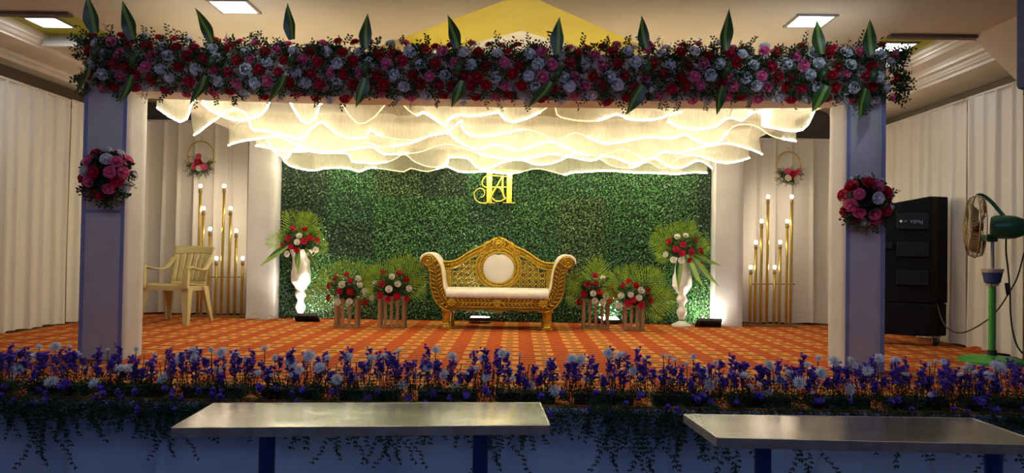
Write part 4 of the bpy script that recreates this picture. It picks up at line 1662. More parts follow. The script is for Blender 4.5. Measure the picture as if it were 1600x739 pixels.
go = guard.build('guard', M['dull_brass'], fan)
b = MB()
for k2 in range(32):
    pass
tmp = MB()
tmp.lathe([(0.0, 0.0), (0.045, 0.0), (0.042, 0.006), (0.0, 0.008)], 20)
b.add([hub + axis * 0.091 + RM @ Vector(v) for v in tmp.v], tmp.f)
b.build('badge', M['dull_brass'], go, auto=True)
tmp = MB()
tmp.lathe([(0.0, -0.04), (0.035, -0.035), (0.035, 0.03), (0.02, 0.05), (0.0, 0.052)], 14)
b = MB()
b.add([hub + RM @ Vector(v) for v in tmp.v], tmp.f)
ho = b.build('hub', M['brown_blade'], fan, auto=True)
for k2 in range(3):
    a0 = 0.5 + k2 * 2 * PI / 3
    P = []
    for i in range(6):
        r = 0.03 + 0.20 * i / 5
        row = []
        for j in range(5):
            w = (j / 4 - 0.5) * (0.35 + 0.55 * math.sin(PI * min(1, 0.15 + i / 6)))
            row.append(tuple(fpt(a0 + w + 0.08 * i, r, 0.015 + (j / 4 - 0.5) * 0.07)))
        P.append(row)
    b = MB()
    b.grid(P)
    bo = b.build('blade', M['brown_blade'], ho)
    bo.modifiers.new('thick', 'SOLIDIFY').thickness = 0.003
b = MB()
tp_ = fpt(PI / 2, RG + 0.004, 0.02)
pth = smooth_path([tp_, tp_ + Vector((0.06, 0.02, 0.004)), tp_ + Vector((0.12, 0.0, -0.05)), tp_ + Vector((0.17, -0.02, -0.12)), tp_ + Vector((0.205, -0.05, -0.185))], 0.02)
b.tube(pth, [0.008 + 0.008 * min(1, i / 5) for i in range(len(pth))], 8)
b.build('handle', M['green_enamel'], fan)

cupd = DF - 0.005
ct, cbm = at(1551, 420, cupd), at(1551, 447, cupd)
b = MB()
b.lathe([(0.040, cbm.z + 0.018), (0.060, cbm.z + 0.03), (0.078, ct.z - 0.028)], 18, (fp.x, DF, 0))
b.lathe([(0.079, ct.z - 0.030), (0.086, ct.z - 0.004), (0.084, ct.z)], 18, (fp.x, DF, 0), 1)
b.lathe([(0.030, cbm.z), (0.046, cbm.z + 0.004), (0.052, cbm.z + 0.020)], 18, (fp.x, DF, 0), 1)
for dx, dz in ((-0.055, 0.05), (0.075, 0.10), (0.085, 0.09)):
    b.bar((fp.x + dx, DF - 0.06, cbm.z + 0.03), (fp.x + dx + 0.012, DF - 0.065, cbm.z + 0.03 - dz), 0.022, 0.004, 2)
tag(b.build('pot', [M['blue_plastic'], M['pale_plastic'], M['black_plastic']], None, auto=True), 'blue and pale plastic pot tied around the green fan pole', 'pot')

# ------------------------------------------------------------------ cables
def cable(label, pts, r=0.006, m='cable', name='cable'):
    b = MB()
    b.tube(smooth_path([Vector(p) for p in pts], 0.03), r, 6)
    return tag(b.build(name, M[m], None), label, 'cable')


cd = DF + 0.10
cable('thin black cable drooping from the loudspeaker across to the fan and up the right edge', [at(1464, 474, sp0.y - 0.08), at(1472, 500, 7.0), at(1482, 514, 6.9), at(1500, 520, 6.8), at(1520, 514, 6.7), at(1545, 498, 6.6), at(1562, 480, 6.5), at(1578, 455, 6.45), at(1590, 432, 6.42), at(1600, 395, 6.4)])
cable('black power cord hanging from the fan motor down to the carpet', [at(1572, 372, DF), at(1572, 395, DF + .02), at(1575, 420, cd), at(1578, 455, cd), at(1579, 490, cd), at(1583, 520, cd), at(1590, 542, cd), at(1598, 552, cd)], 0.007)
p = on_z(1156, 504)
pts = []
rr = random.Random(3)
for i in range(70):
    a = i * 0.55
    pts.append((p.x + (0.10 + 0.05 * math.sin(i * 1.7)) * math.cos(a) * 0.9, p.y - 0.05 + 0.05 * math.sin(a), 0.015 + 0.05 * abs(math.sin(i * 0.9)) + i * 0.0004))
cable('tangled coil of dark cable on the carpet at the foot of the right bulb stand', pts, 0.006)
p0 = on_z(384, 500)
cable('pale grey cable looping over the carpet at the foot of the left rear pillar', [(p0.x, p0.y, 0.006), tuple(at(396, 489, 8.98)), tuple(at(405, 494, 8.95)), tuple(on_z(410, 501)), tuple(at(420, 493, 8.9)), tuple(at(432, 497, 8.9)), tuple(on_z(446, 502))], 0.006, 'pale_cable')


# ------------------------------------------------------------------ flower meshes
def rose_builder(seed, R=1.0):
    rr = random.Random(seed)
    b = MB()
    b.ball((0, 0, 0.30 * R), (0.36 * R, 0.36 * R, 0.42 * R), 7, 4)
    for ringi, (cnt, r0, r1, z0, z1, wid) in enumerate(((3, 0.10, 0.36, 0.0, 0.80, 1.5), (4, 0.18, 0.58, 0.0, 0.72, 1.25), (5, 0.22, 0.82, -0.06, 0.52, 1.05), (6, 0.26, 1.0, -0.14, 0.22, 0.95))):
        for q in range(cnt):
            a0 = 2 * PI * q / cnt + ringi * 0.7 + rr.uniform(-.12, .12)
            P = []
            for i in range(4):
                u = i / 3
                row = []
                for j in range(4):
                    a = a0 + (j / 3 - 0.5) * wid * (0.75 + 0.4 * u)
                    edge = abs(j / 3 - 0.5) * 2
                    r = R * (r0 + (r1 - r0) * math.sin(u * PI / 2) * (1 - 0.08 * edge)) + (R * 0.07 if i == 3 and ringi > 0 else 0)
                    z = R * (z0 + (z1 - z0) * u ** 1.3 - 0.10 * edge * u + rr.uniform(-.03, .03))
                    if i == 3:
                        z -= R * 0.05
                    row.append((r * math.cos(a), r * math.sin(a), z))
                P.append(row)
            b.grid(P)
    return b


def mum_builder(seed, R=1.0, puff=0.5):
    rr = random.Random(seed)
    b = MB()
    b.ball((0, 0, 0.06 * R), (0.25 * R, 0.25 * R, 0.22 * R), 7, 4)
    for ring_, (cnt, L, el) in enumerate(((16, 1.0, -0.05), (15, 0.95, 0.22), (13, 0.82, 0.52), (10, 0.66, 0.88), (6, 0.5, 1.25))):
        for q in range(cnt):
            a = 2 * PI * (q + 0.5 * (ring_ % 2)) / cnt + rr.uniform(-.1, .1)
            e = el + rr.uniform(-.12, .12)
            d = Vector((math.cos(a) * math.cos(e), math.sin(a) * math.cos(e), math.sin(e) * (0.6 + puff * 0.5)))
            b.leaf(Vector((0, 0, 0.02 * R)) + d * 0.12 * R, d, Vector((0, 0, 1)), L * R * rr.uniform(.86, 1.02), 0.24 * R, 0, 0.12)
    return b


def aster_builder(seed, H):
    """one aster stem that forks into short twigs with purple heads; material 0 stem, 1 floret, 2 leaf"""
    rr = random.Random(seed)
    b = MB()
    lean = Vector((rr.uniform(-.18, .18), rr.uniform(-.15, .15), 1))
    p = Vector((0, 0, 0))
    pts = [p.copy()]
    for i in range(4):
        p = p + (lean + Vector((rr.uniform(-.12, .12), rr.uniform(-.12, .12), 0))) * H / 4.4
        pts.append(p.copy())
    b.tube(pts, [0.0026, 0.0024, 0.002, 0.0018, 0.0014], 4, 0, cap=False)
    heads = []
    for i in range(rr.randint(17, 22)):
        t = rr.uniform(0.40, 1.0)
        k = min(3, int(t * 4))
        base = pts[k].lerp(pts[k + 1], t * 4 - k)
        a = rr.uniform(0, 2 * PI)
        L = rr.uniform(0.008, 0.036) * (1.2 - 0.5 * t)
        e = base + Vector((math.cos(a) * L, math.sin(a) * L, rr.uniform(0.012, 0.035)))
        b.tube([base, e], [0.0012, 0.001], 3, 0, cap=False)
        heads.append(e)
    heads.append(pts[-1])
    for i in range(6):
        heads.append(pts[-1] + Vector((rr.uniform(-.018, .018), rr.uniform(-.018, .018), rr.uniform(-.030, .008))))
    for h in heads:
        r = rr.uniform(0.0115, 0.0175)
        n = 7
        b.ball(h, (r * .55, r * .55, r * .5), 5, 3, 1)
        for q in range(n):
            a = 2 * PI * q / n + rr.uniform(-.2, .2)
            d = Vector((math.cos(a), math.sin(a), rr.uniform(-.1, .7)))
            b.leaf(h, d, Vector((0, 0, 1)), r * rr.uniform(1.0, 1.45), r * .75, 1, .1)
    for i in range(9):
        t = rr.uniform(0.02, 0.75)
        k = min(3, int(t * 4))
        base = pts[k].lerp(pts[k + 1], t * 4 - k)
        a = rr.uniform(0, 2 * PI)
        b.leaf(base, Vector((math.cos(a), math.sin(a), rr.uniform(.1, .9))), Vector((0, 0, 1)), rr.uniform(.02, .04), .006, 2, -.2)
    return b


def sprig(b, base, d, L, rr, mi=0, n=7, lw=0.011, ll=0.020):
    d = d.normalized()
    s = d.orthogonal().normalized()
    s.rotate(Quaternion(d, rr.uniform(0, 6.28)))
    u = d.cross(s)
    bend = (s * rr.uniform(-.4, .4) + u * rr.uniform(-.4, .4))
    pts = [base + d * (L * t) + bend * (L * t * t * 0.5) for t in (0, .33, .66, 1)]
    b.tube(pts, [0.0016, 0.0013, 0.001, 0.0006], 3, mi, cap=False)
    for i in range(n):
        t = 0.2 + 0.8 * i / (n - 1)
        p = base + d * (L * t) + bend * (L * t * t * 0.5)
        sg = 1 if i % 2 else -1
        dd = (d * 0.5 + s * sg * 0.8 + u * rr.uniform(-.6, .6)).normalized()
        b.leaf(p, dd, u, ll * rr.uniform(.7, 1.15), lw, mi, -.1)


def dracaena_builder(seed, L=0.30, W=0.075, curl=0.15):
    """strap leaf along +Z with its face towards -Y"""
    b = MB()
    rr = random.Random(seed)
    P = []
    n = 13
    for i in range(n):
        t = i / (n - 1)
        w = W * (0.50 + 0.50 * math.sin(min(1.0, t * 1.9) * PI / 2)) * (1 - max(0, (t - 0.36) / 0.64) ** 1.15)
        row = []
        for j in range(7):
            u = j / 6 - 0.5
            row.append((u * w + 0.012 * math.sin(t * 3 + seed), -curl * L * t * t - 0.26 * abs(u) * w + 0.003 * math.sin(t * 9 + seed), L * t))
        P.append(row)
    b.grid(P)
    return b


def frond_builder(seed, L=0.36):
    """palm frond along +Z that droops towards -Y"""
    rr = random.Random(seed)
    b = MB()
    n = 13
    dro = rr.uniform(0.15, 0.45)
    pts = []
    for i in range(n + 1):
        t = i / n
        pts.append(Vector((0.02 * math.sin(t * 2 + seed), -dro * L * t * t, L * t * (1 - 0.12 * dro * t))))
    b.tube(pts, [0.0035 * (1 - 0.7 * i / n) for i in range(n + 1)], 4, 0, cap=False)
    for i in range(4, n + 1):
        t = i / n
        ll = L * 0.56 * math.sin(PI * (0.16 + 0.74 * t)) + 0.02
        tang = (pts[i] - pts[i - 1]).normalized()
        for sg in (-1, 1):
            d = (tang * (0.55 + 0.6 * t) + Vector((sg, 0, 0)) * (1.0 - 0.45 * t) + Vector((0, -0.25, 0))).normalized()
            b.leaf(pts[i], d, Vector((0, -1, 0.2)), ll * rr.uniform(.85, 1.08), 0.0125, 0, -0.12)
    return b


def fern_builder(seed, L):
    rr = random.Random(seed)
    b = MB()
    for strand in range(rr.randint(2, 4)):
        x0 = rr.uniform(-.05, .05)
        LL = L * rr.uniform(.55, 1.0)
        pts = [Vector((x0, 0.0, 0))]
        p = pts[0].copy()
        n = max(4, int(LL / 0.022))
        dirx = rr.uniform(-1.1, 1.1)
        for i in range(n):
            p = p + Vector((dirx * 0.012 + rr.uniform(-.011, .011), -0.010 * max(0, 1 - i / 3) + rr.uniform(-.002, .002), -LL / n))
            pts.append(p.copy())
        b.tube(pts, 0.0010, 3, 0, cap=False)
        for i in range(1, len(pts)):
            t = i / len(pts)
            for q in range(5):
                a = rr.uniform(0, 2 * PI)
                d = Vector((math.cos(a), 0.25 * math.sin(a) - 0.15, rr.uniform(-1.1, 0.1)))
                b.leaf(pts[i], d, Vector((0, -1, 0)), rr.uniform(.012, .034) * (1.1 - .4 * t), rr.uniform(.005, .009), 0, -.1)
    return b


def recolour(me, m):
    c = me.copy()
    c.materials.clear()
    c.materials.append(M[m])
    return c


ROSE = {}
for v in range(3):
    base = rose_builder(200 + v).mesh('rose', M['rose_red'])
    for m in ('rose_red', 'rose_crimson', 'rose_pink', 'rose_white', 'rose_ivory'):
        ROSE[(m, v)] = recolour(base, m)
MUM = [mum_builder(300 + v, 1.0, 0.4 + 0.3 * v).mesh('chrysanthemum', M['mum_white']) for v in range(3)]
ASTER = [aster_builder(400 + v, (0.20, 0.26, 0.16, 0.30, 0.23, 0.12)[v]).mesh('aster_stem', [M['stem'], M['aster'], M['dark_leaf']], smooth=False) for v in range(6)]
DRAC = [dracaena_builder(500 + v, 0.28, 0.118, 0.10 + 0.12 * v).mesh('strap_leaf', M['dracaena']) for v in range(3)]
LONGLEAF = dracaena_builder(510, 0.26, 0.052, 0.22).mesh('strap_leaf', M['dracaena'])
FROND = [frond_builder(520 + v).mesh('palm_frond', M['palm_leaf'], smooth=False) for v in range(4)]
FERN = [fern_builder(540 + v, (0.22, 0.30, 0.16, 0.36, 0.26, 0.12, 0.20)[v]).mesh('trailing_fern', M['fern'], smooth=False) for v in range(7)]


def rose(parent, p, n, r, colour, rr, name='rose'):
    return put(name, ROSE[(colour, rr.randrange(3))], parent, facing(p, n, rr.uniform(0, 6.28), r))


# ------------------------------------------------------------------ garland along the front beam
gar = thing('garland', 'long garland of red, pink and white roses with striped leaves along the canopy front beam', 'garland', (0.05, 5.66, 2.05))
rr = random.Random(21)
GX0, GX1 = -2.96, 3.07
GYC, GZC, GA, GB = 5.70, 2.255, 0.18, 0.200


def gpt(x, th, k=1.0):
    ct, st = math.cos(th), math.sin(th)
    e = 0.6
    y = GYC - GA * k * math.copysign(abs(ct) ** e, ct)
    z = GZC + GB * k * math.copysign(abs(st) ** e, st) + beam_sag(x) + 0.008 * math.sin(x * 1.3)
    n = Vector((0, -abs(ct) ** 0.9 * math.copysign(1, ct), math.copysign(abs(st) ** 0.9, st))).normalized()
    return Vector((x, y, z)), n


rows = (0.97, 0.60, 0.20, -0.22, -0.60, -0.94)
ncol = 49
last = {}
count = 0
seq = ['rose_white', 'rose_red', 'rose_white', 'rose_pink', 'rose_white', 'rose_crimson', 'rose_pink', 'rose_white', 'rose_red']
for c in range(ncol):
    for r, v in enumerate(rows):
        v = max(-1.0, min(1.0, v + rr.uniform(-.07, .07)))
        th = math.copysign(math.asin(abs(v) ** (1 / 0.6)), v)
        x = GX0 + (GX1 - GX0) * (c + 0.5 * (r % 2) + 0.15) / (ncol - 0.2) + rr.uniform(-.022, .022)
        p, n = gpt(x, th, 1.0 + rr.uniform(-.05, .10))
        n = (n + Vector((rr.uniform(-.3, .3), rr.uniform(-.15, .1), rr.uniform(-.25, .25)))).normalized()
        if c == 0:
            n = (n + Vector((-.7, 0, 0))).normalized()
        if c == ncol - 1:
            n = (n + Vector((.7, 0, 0))).normalized()
        pool = [q for q in seq if q[:6] not in (last.get((c, r - 1), '')[:6], last.get((c - 1, r), '')[:6])]
        colr = last[(c, r)] = rr.choice(pool or seq)
        rose(gar, p, n, rr.uniform(0.038, 0.046), colr, rr)
        count += 1
b = MB()
for i in range(3400):
    x = rr.uniform(GX0 - 0.03, GX1 + 0.03)
    v = rr.uniform(-1, 1)
    th = math.copysign(math.asin(abs(v) ** (1 / 0.6)), v)
    p, n = gpt(x, th, rr.uniform(0.66, 0.86))
    d = n + Vector((rr.uniform(-1, 1), rr.uniform(-.3, .2), rr.uniform(-.7, .7)))
    sprig(b, p, d, rr.uniform(0.05, 0.10), rr, 0, 7, 0.016, 0.032)
for i in range(70):                              # twigs that stand out above and hang below
    x = rr.uniform(GX0, GX1)
    upw = rr.random() < .5
    p, n = gpt(x, 1.3 if upw else -1.3, 1.0)
    d = Vector((rr.uniform(-.6, .6), rr.uniform(-.5, .1), 1.0 if upw else -1.0))
    sprig(b, p, d, rr.uniform(0.06, 0.12), rr, 0, 8, 0.016, 0.032)
for i in range(60):                              # ragged right and left ends
    s = rr.choice((-1, 1, 1))
    p, n = gpt(GX1 if s > 0 else GX0, rr.uniform(-1.5, 1.5), .9)
    sprig(b, p, Vector((s * rr.uniform(.4, 1), rr.uniform(-.5, .2), rr.uniform(-.7, .5))), rr.uniform(.07, .13), rr, 0, 8, 0.018, 0.034)
fo_ = b.build('foliage', M['dark_leaf'], gar, smooth=False, fix=False)
fo_['kind'] = 'stuff'
LEAVES = [(150,52,1,-.18),(210,62,1,-.25),(332,66,1,-.35),(458,62,1,-.1),(572,76,1,-.05),(716,75,1,-.3),(872,84,1,.02),(1010,76,1,-.3),(1134,78,1,-.15),(1284,84,1,-.25),(1362,86,1,-.2),
          (140,105,-1,.05),(207,118,-1,.25),(322,118,-1,.25),(445,118,-1,.22),(570,122,-1,.25),(722,126,-1,.25),(862,128,-1,.55),(1003,132,-1,.55),(1128,134,-1,.3),(1292,134,-1,.5),(1352,138,-1,.3)]
for i, (px, py, sg, lean) in enumerate(LEAVES):
    p = at(px, py, 5.44)
    d = Vector((lean if sg > 0 else -lean, -0.10, sg)).normalized()
    z = d
    y = Vector((0, 1, 0)) - z * z.y
    y.normalize()
    y.rotate(Quaternion(z, rr.uniform(-.5, .5)))
    x = y.cross(z)
    R = Matrix((x, y, z)).transposed().to_4x4()
    put('strap_leaf', DRAC[i % 3], gar, Matrix.Translation(p) @ R @ Matrix.Scale(rr.uniform(.82, 1.0), 4))
    if sg > 0:                                   # a rolled leaf at the middle of each spray
        q = p + Vector((lean * -0.02, -0.03, -0.15))
        b = MB()
        b.tube([q + Vector((0.02, 0.02, .05)), q, q + Vector((-0.015, 0.02, -.05))], [0.018, 0.030, 0.018], 8)
        b.build('rolled_leaf', M['dracaena'], gar)


# ------------------------------------------------------------------ rose balls on the front pillars
def rose_ball(px, py, d, r, label, seed, cols):
    c = at(px, py, d)
    t = thing('rose_bouquet', label, 'bouquet', (c.x, c.y + 0.05, c.z), 0, None)
    rr = random.Random(seed)
    b = MB()
    b.ball(c + Vector((0, 0.05, 0)), (r * .72, 0.09, r * .72), 12, 8)
    b.build('foam_bed', M['foam'], t)
    chosen = []
    for i in range(24):
        best = None
        for q in range(30):
            aa, ph = rr.uniform(0, 2 * PI), math.acos(1 - rr.random() * 1.12)
            n = Vector((math.sin(ph) * math.cos(aa), -math.cos(ph), math.sin(ph) * math.sin(aa)))
            dd = min([(n - m).length for m in chosen] or [9])
            if best is None or dd > best[0]:
                best = (dd, n)
        chosen.append(best[1])
    bag = [cols[i % len(cols)] for i in range(24)]
    rr.shuffle(bag)
    for n, colr in zip(chosen, bag):
        p = c + Vector((n.x * r * .92, 0.05 + n.y * 0.15, n.z * r * .92))
        rose(t, p, (n + Vector((rr.uniform(-.2, .2), -.25, rr.uniform(-.2, .2)))).normalized(), rr.uniform(.043, .052), colr, rr)
    b = MB()
    for i in range(150):
        aa = rr.uniform(0, 2 * PI)
        ph = rr.uniform(0.2, 1.6)
        n = Vector((math.sin(ph) * math.cos(aa), -math.cos(ph), math.sin(ph) * math.sin(aa)))
        p = c + Vector((n.x * r * .66, 0.05 + n.y * .08, n.z * r * .66))
        sprig(b, p, n + Vector((rr.uniform(-.5, .5), 0, rr.uniform(-.5, .5))), rr.uniform(.04, .075), rr, 0, 7, 0.020, 0.034)
    for i in range(26):
        aa = rr.uniform(-2.6, 0.5)
        n = Vector((math.cos(aa), -.3, math.sin(aa)))
        sprig(b, c + Vector((n.x * r * .8, 0.03, n.z * r * .8)), n, rr.uniform(.06, .11), rr, 0, 7, 0.020, 0.036)
    f = b.build('foliage', M['dark_leaf'], t, smooth=False, fix=False)
    f['kind'] = 'stuff'


rose_ball(163, 272, 5.55, 0.19, 'ball of pink, red and white roses on the left front pillar', 31, ['rose_pink', 'rose_white', 'rose_crimson', 'rose_pink', 'rose_white'])
rose_ball(1357, 312, 5.55, 0.185, 'ball of red, pink and white roses on the right front pillar', 32, ['rose_crimson', 'rose_white', 'rose_pink', 'rose_crimson', 'rose_white', 'rose_pink'])


# ------------------------------------------------------------------ hoops with small bouquets on the back curtains
def hoop(px, py, rpx, label, seed, roses):
    d = 9.40
    c = at(px, py, d)
    r = rpx / FPX * d
    t = thing('flower_hoop', label, 'wreath', (c.x, c.y, c.z))
    b = MB()
    b.tube([(c.x + r * math.cos(2 * PI * k2 / 48), d, c.z + r * 1.1 * math.sin(2 * PI * k2 / 48)) for k2 in range(48)], 0.0085, 7, closed=True)
    b.build('hoop', M['brass'], t)
    b = MB()
    b.tube([(c.x, d, c.z + r * 1.08), (c.x + .012, d, c.z + r * 1.1 + .03), (c.x, d + 0.02, c.z + r * 1.1 + .06), (c.x - .012, d + .04, c.z + r * 1.1 + .045)], 0.004, 5)
    b.build('hook', M['brass'], t)
    rr = random.Random(seed)
    for dx, dz, col in roses:
        rose(t, Vector((c.x + dx * r, d - 0.075, c.z + dz * r)), (dx * .5, -1, dz * .2 + .25), 0.042 if col != 'rose_crimson' else .050, col, rr)
    b = MB()
    for i in range(120):
        a = rr.uniform(-PI - .5, .5)
        p = Vector((c.x, d - .01, c.z - 0.80 * r))
        sprig(b, p + Vector((rr.uniform(-.5, .5) * r, 0, rr.uniform(-.3, .35) * r)), Vector((math.cos(a), -0.4, math.sin(a))), rr.uniform(.08, .15), rr, 0, 9, .010, .026)
    f = b.build('foliage', M['mid_leaf'], t, smooth=False, fix=False)
    f['kind'] = 'stuff'


hoop(314, 243, 20.5, 'brass hoop with a small rose bouquet hanging above the left bulb stand', 41, [(-.48, -.35, 'rose_ivory'), (.5, -.35, 'rose_ivory'), (0, -.15, 'rose_pink'), (0, -.58, 'rose_crimson'), (-.28, -.92, 'rose_pink'), (.08, -1.0, 'rose_ivory'), (.46, -.92, 'rose_pink')])
hoop(1232, 258, 19, 'brass hoop with a small rose bouquet hanging above the right bulb stand', 42, [(-.2, -.55, 'rose_pink'), (.25, -.28, 'rose_ivory'), (.16, -.80, 'rose_crimson'), (.6, -.6, 'rose_pink'), (-.2, -1.1, 'rose_ivory'), (.5, -1.12, 'rose_ivory')])


# ------------------------------------------------------------------ palm and rose arrangements in the vases and planters
def arrangement(base, r, h, label, seed, n, frs, leaves=()):
    """a dome of roses above base, palm fronds behind it, hanging strap leaves"""
    t = thing('flower_arrangement', label, 'flower arrangement', tuple(base), 0, None)
    rr = random.Random(seed)
    cols = ['rose_crimson', 'rose_ivory', 'rose_red', 'rose_crimson', 'rose_ivory']
    b = MB()
    b.ball(base + Vector((0, 0, h * .18)), (r * .50, r * .40, h * .36), 10, 6)
    b.build('foam_bed', M['foam'], t)
    chosen = []
    for i in range(n):
        best = None
        for q in range(40):
            u, v = rr.uniform(-1, 1), rr.uniform(-.22, 1)
            if u * u + max(v, 0) ** 2 > 1:
                continue
            dd = min([math.hypot((u - m[0]) * r, (v - m[1]) * h) for m in chosen] or [9])
            if best is None or dd > best[0]:
                best = (dd, u, v)
        chosen.append(best[1:])
    for i, (u, v) in enumerate(chosen):
        dep = math.sqrt(max(0.02, 1 - u * u * .9 - max(v, 0) ** 2 * .9))
        p = base + Vector((u * r, -dep * r * .72, 0.005 + v * h))
        rose(t, p, Vector((u * .8, -dep - .35, v * .5 + .1)).normalized(), rr.uniform(.033, .040), cols[(i * 2 + seed) % 5], rr)
    for i, (ang, L, out) in enumerate(frs):
        ang += rr.uniform(-.16, .16)
        L *= rr.uniform(.80, 1.08)
        d = Vector((math.sin(ang), -0.10 + out, math.cos(ang))).normalized()
        y = Vector((0, 1, 0)) - d * d.y
        y.normalize()
        x = y.cross(d)
        R = Matrix((x, y, d)).transposed().to_4x4()
        put('palm_frond', FROND[(i + seed) % 4], t, Matrix.Translation(base + Vector((0, .03, h * .15))) @ R @ Matrix.Scale(L / .36, 4))
    for (ang, L, dy) in leaves:
        d = Vector((math.sin(ang), dy, math.cos(ang))).normalized()
        y = Vector((0, 1, 0.3)) - d * d.dot(Vector((0, 1, 0.3)))
        y.normalize()
        x = y.cross(d)
        R = Matrix((x, y, d)).transposed().to_4x4()
        put('strap_leaf', LONGLEAF, t, Matrix.Translation(base + Vector((math.sin(ang) * r * .6, -r * .55 if dy < 0 else -0.02, .03))) @ R @ Matrix.Scale(L / .26, 4))
    b = MB()
    for i in range(110):
        a = rr.uniform(0, 2 * PI)
        d = Vector((math.cos(a), -abs(math.sin(a)) * .8, rr.uniform(-.2, .9)))
        sprig(b, base + Vector((d.x * r * .5, d.y * r * .4, rr.uniform(0, h * .8))), d, rr.uniform(.06, .12), rr, 0, 8, .011, .024)
    f = b.build('foliage', M['mid_leaf'], t, smooth=False, fix=False)
    f['kind'] = 'stuff'


fan_a = [(-1.4, .36, .0), (-.9, .34, .1), (-.4, .38, .15), (.05, .36, .2), (.5, .40, .15), (.95, .36, .1), (1.4, .32, .0)]
pv = Vector(VL.location)
arrangement(pv + Vector((0, 0, zl)), 0.23, 0.29, 'dome of red and white roses with striped leaves in left vase', 3, 14, fan_a, [(-2.15, .40, -.2), (3.05, .38, -.35), (2.45, .36, -.25)])
pv = Vector(VR.location)
arrangement(pv + Vector((0, 0, zr)), 0.23, 0.27, 'dome of red and white roses with long hanging leaves in the right vase', 8, 14,
            [(-1.7, .42, 0), (-1.35, .44, .0), (-.9, .40, .1), (-.45, .36, .15), (0, .34, .2), (.45, .34, .15), (.9, .34, .1), (1.35, .32, .0)], [(-2.95, .46, -.05), (2.85, .48, -.4), (2.0, .34, -.3), (2.5, .5, -.25)])
LAB = ('in the first planter from the left vase', 'in the planter just left of the sofa', 'in the planter just right of the sofa', 'in the planter beside the right vase')
FR = ([(-1.6, .46, -.15), (-1.1, .34, 0), (-.6, .36, .1), (-.1, .36, .2), (.35, .36, .15), (.8, .38, .1), (1.25, .36, 0)],
      [(-1.4, .34, -.1), (-.9, .36, .1), (-.45, .36, .15), (0, .36, .2), (.4, .38, .15), (.85, .40, .1), (1.3, .40, 0)],
      [(-1.75, .36, -.15), (-1.3, .36, 0), (-.85, .38, .1), (-.35, .40, .2), (.1, .38, .2), (.6, .34, .1), (1.2, .34, 0)],
      [(-1.1, .34, 0), (-.6, .38, .1), (-.1, .38, .2), (.4, .40, .15), (.85, .42, .1), (1.2, .46, 0), (1.6, .48, -.1), (1.95, .36, -.1)])
for i, (t, w, h) in enumerate(PLANT):
    base = Vector((t.location.x, t.location.y - .02, h + .005))
    arrangement(base, 0.215, 0.255 if i != 1 else .28, 'mound of roses with palm fronds ' + LAB[i], 5 + i * 4, 14, FR[i])

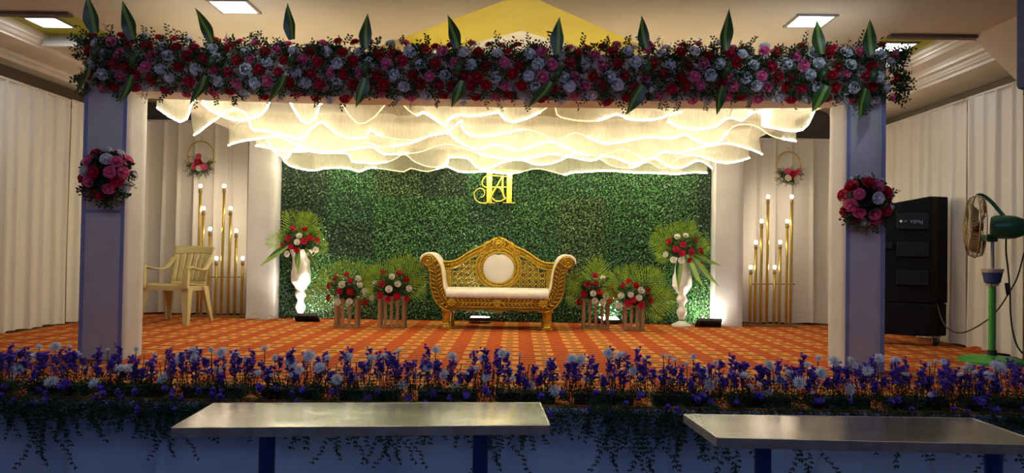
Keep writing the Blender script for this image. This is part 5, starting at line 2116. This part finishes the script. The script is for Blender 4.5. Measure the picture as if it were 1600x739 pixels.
# ------------------------------------------------------------------ border of asters and chrysanthemums along the stage edge
ORD = ['first', 'second', 'third', 'fourth', 'fifth', 'sixth', 'seventh', 'eighth', 'ninth', 'tenth', 'eleventh', 'twelfth', 'thirteenth', 'fourteenth']
rr = random.Random(77)
XB0, STEP = -3.05, 0.452
stems = MB
for k in range(14):
    cx = XB0 + STEP * (k + .5)
    t = thing('flower_border', 'clump of purple asters and white chrysanthemums on stage edge, %s from the left' % ORD[k], 'flower arrangement', (cx, 4.38, 0), 0, 'purple and white clumps along the stage edge')
    b = MB()
    b.box((cx, 4.38, 0.030), (STEP * .74, 0.12, 0.058))
    b.build('foam_block', M['foam'], t, smooth=False)
    b = MB()
    for i in range(95):                          # dark leaves round the block
        p = Vector((cx + rr.uniform(-.5, .5) * STEP * .98, 4.36 + rr.uniform(-.09, .08), rr.uniform(.0, .06)))
        sprig(b, p, Vector((rr.uniform(-1, 1), rr.uniform(-1, .6), rr.uniform(-.1, 1))), rr.uniform(.05, .12), rr, 0, 8, .009, .026)
    for i in range(130 if k < 5 else 90):          # leaves that hang over the stage edge
        p = Vector((cx + rr.uniform(-.5, .5) * STEP, 4.225 - rr.uniform(0, .05), rr.uniform(-.05 if k < 5 else -.02, .05)))
        sprig(b, p, Vector((rr.uniform(-.8, .8), rr.uniform(-.9, -.1), rr.uniform(-1.3, -.1))), rr.uniform(.05, .13 if k < 5 else .10), rr, 0, 8, .008, .024)
    for i in range(16):
        x = cx + rr.uniform(-.5, .5) * STEP
        p = Vector((x, 4.38 + rr.uniform(-.06, .07), 0.03))
        b.tube([p, p + Vector((rr.uniform(-.03, .03), rr.uniform(-.03, .03), rr.uniform(.08, .20)))], 0.0022, 4, cap=False)
    f = b.build('foliage', M['dark_leaf'], t, smooth=False, fix=False)
    f['kind'] = 'stuff'
    na = 20 if k >= 10 else 16
    for i in range(na):
        v = rr.choice((0, 1, 2, 3, 4, 0, 1, 4, 5))
        x = cx + (-.5 + (i + rr.random()) / na) * STEP * 1.0
        y = 4.38 + rr.uniform(-.08, .09)
        m = Matrix.Translation((x, y, 0.035)) @ Matrix.Rotation(rr.uniform(0, 6.28), 4, 'Z') @ Matrix.Rotation(rr.uniform(-.16, .16), 4, 'X') @ Matrix.Scale(rr.uniform(.74, .98), 4)
        put('aster_stem', ASTER[v], t, m)
    for i in range(3):                           # low heads that lean over the edge
        m = Matrix.Translation((cx + rr.uniform(-.5, .5) * STEP, 4.33, 0.03)) @ Matrix.Rotation(rr.uniform(0.7, 1.5), 4, 'X') @ Matrix.Rotation(rr.uniform(0, 6.28), 4, 'Z') @ Matrix.Scale(rr.uniform(.45, .75), 4)
        put('aster_stem', ASTER[5], t, m)
    for i in range(9 if k < 4 else 3):             # short heads in front of the skirt
        m = Matrix.Translation((cx + rr.uniform(-.5, .5) * STEP, 4.20, rr.uniform(-.09, .03))) @ Matrix.Rotation(rr.uniform(0.3, 1.0), 4, 'X') @ Matrix.Rotation(rr.uniform(0, 6.28), 4, 'Z') @ Matrix.Scale(rr.uniform(.4, .6), 4)
        put('aster_stem', ASTER[5], t, m)
    nm = 10
    sb = MB()
    for i in range(nm):
        x = cx + (-.5 + (i + rr.random()) / nm) * STEP
        z = rr.choice((rr.uniform(.06, .16), rr.uniform(.14, .24), rr.uniform(.22, .285)))
        y = 4.36 + rr.uniform(-.08, .08)
        n = Vector((rr.uniform(-.6, .6), rr.uniform(-1.0, -.1), rr.uniform(.2, 1.1)))
        put('chrysanthemum', MUM[rr.randrange(3)], t, facing((x, y, z), n, rr.uniform(0, 6), rr.choice((.016, .022, .030, .037, .042))))
        sb.tube([(x, y, z), (x + rr.uniform(-.02, .02), y + .01, z * .5), (x + rr.uniform(-.03, .03), 4.38, .04)], 0.0024, 4, cap=False)
    so = sb.build('flower_stem', M['stem'], t)
    so['kind'] = 'stuff'
    dens = {0: 7, 1: 7, 2: 7, 3: 7, 4: 6, 5: 6, 6: 7, 7: 9, 8: 10, 9: 8, 10: 7, 11: 6, 12: 6, 13: 6}[k]
    for i in range(dens):
        x = cx + (-.5 + (i + rr.random()) / dens) * STEP
        put('trailing_fern', FERN[rr.randrange(7)], t, Matrix.Translation((x, 4.235 - rr.uniform(.03, .06), 0.02 - rr.uniform(0, .03))) @ Matrix.Rotation(rr.choice((0, PI)) * 0, 4, 'Z') @ Matrix.Scale(rr.uniform(.8, 1.25), 4))
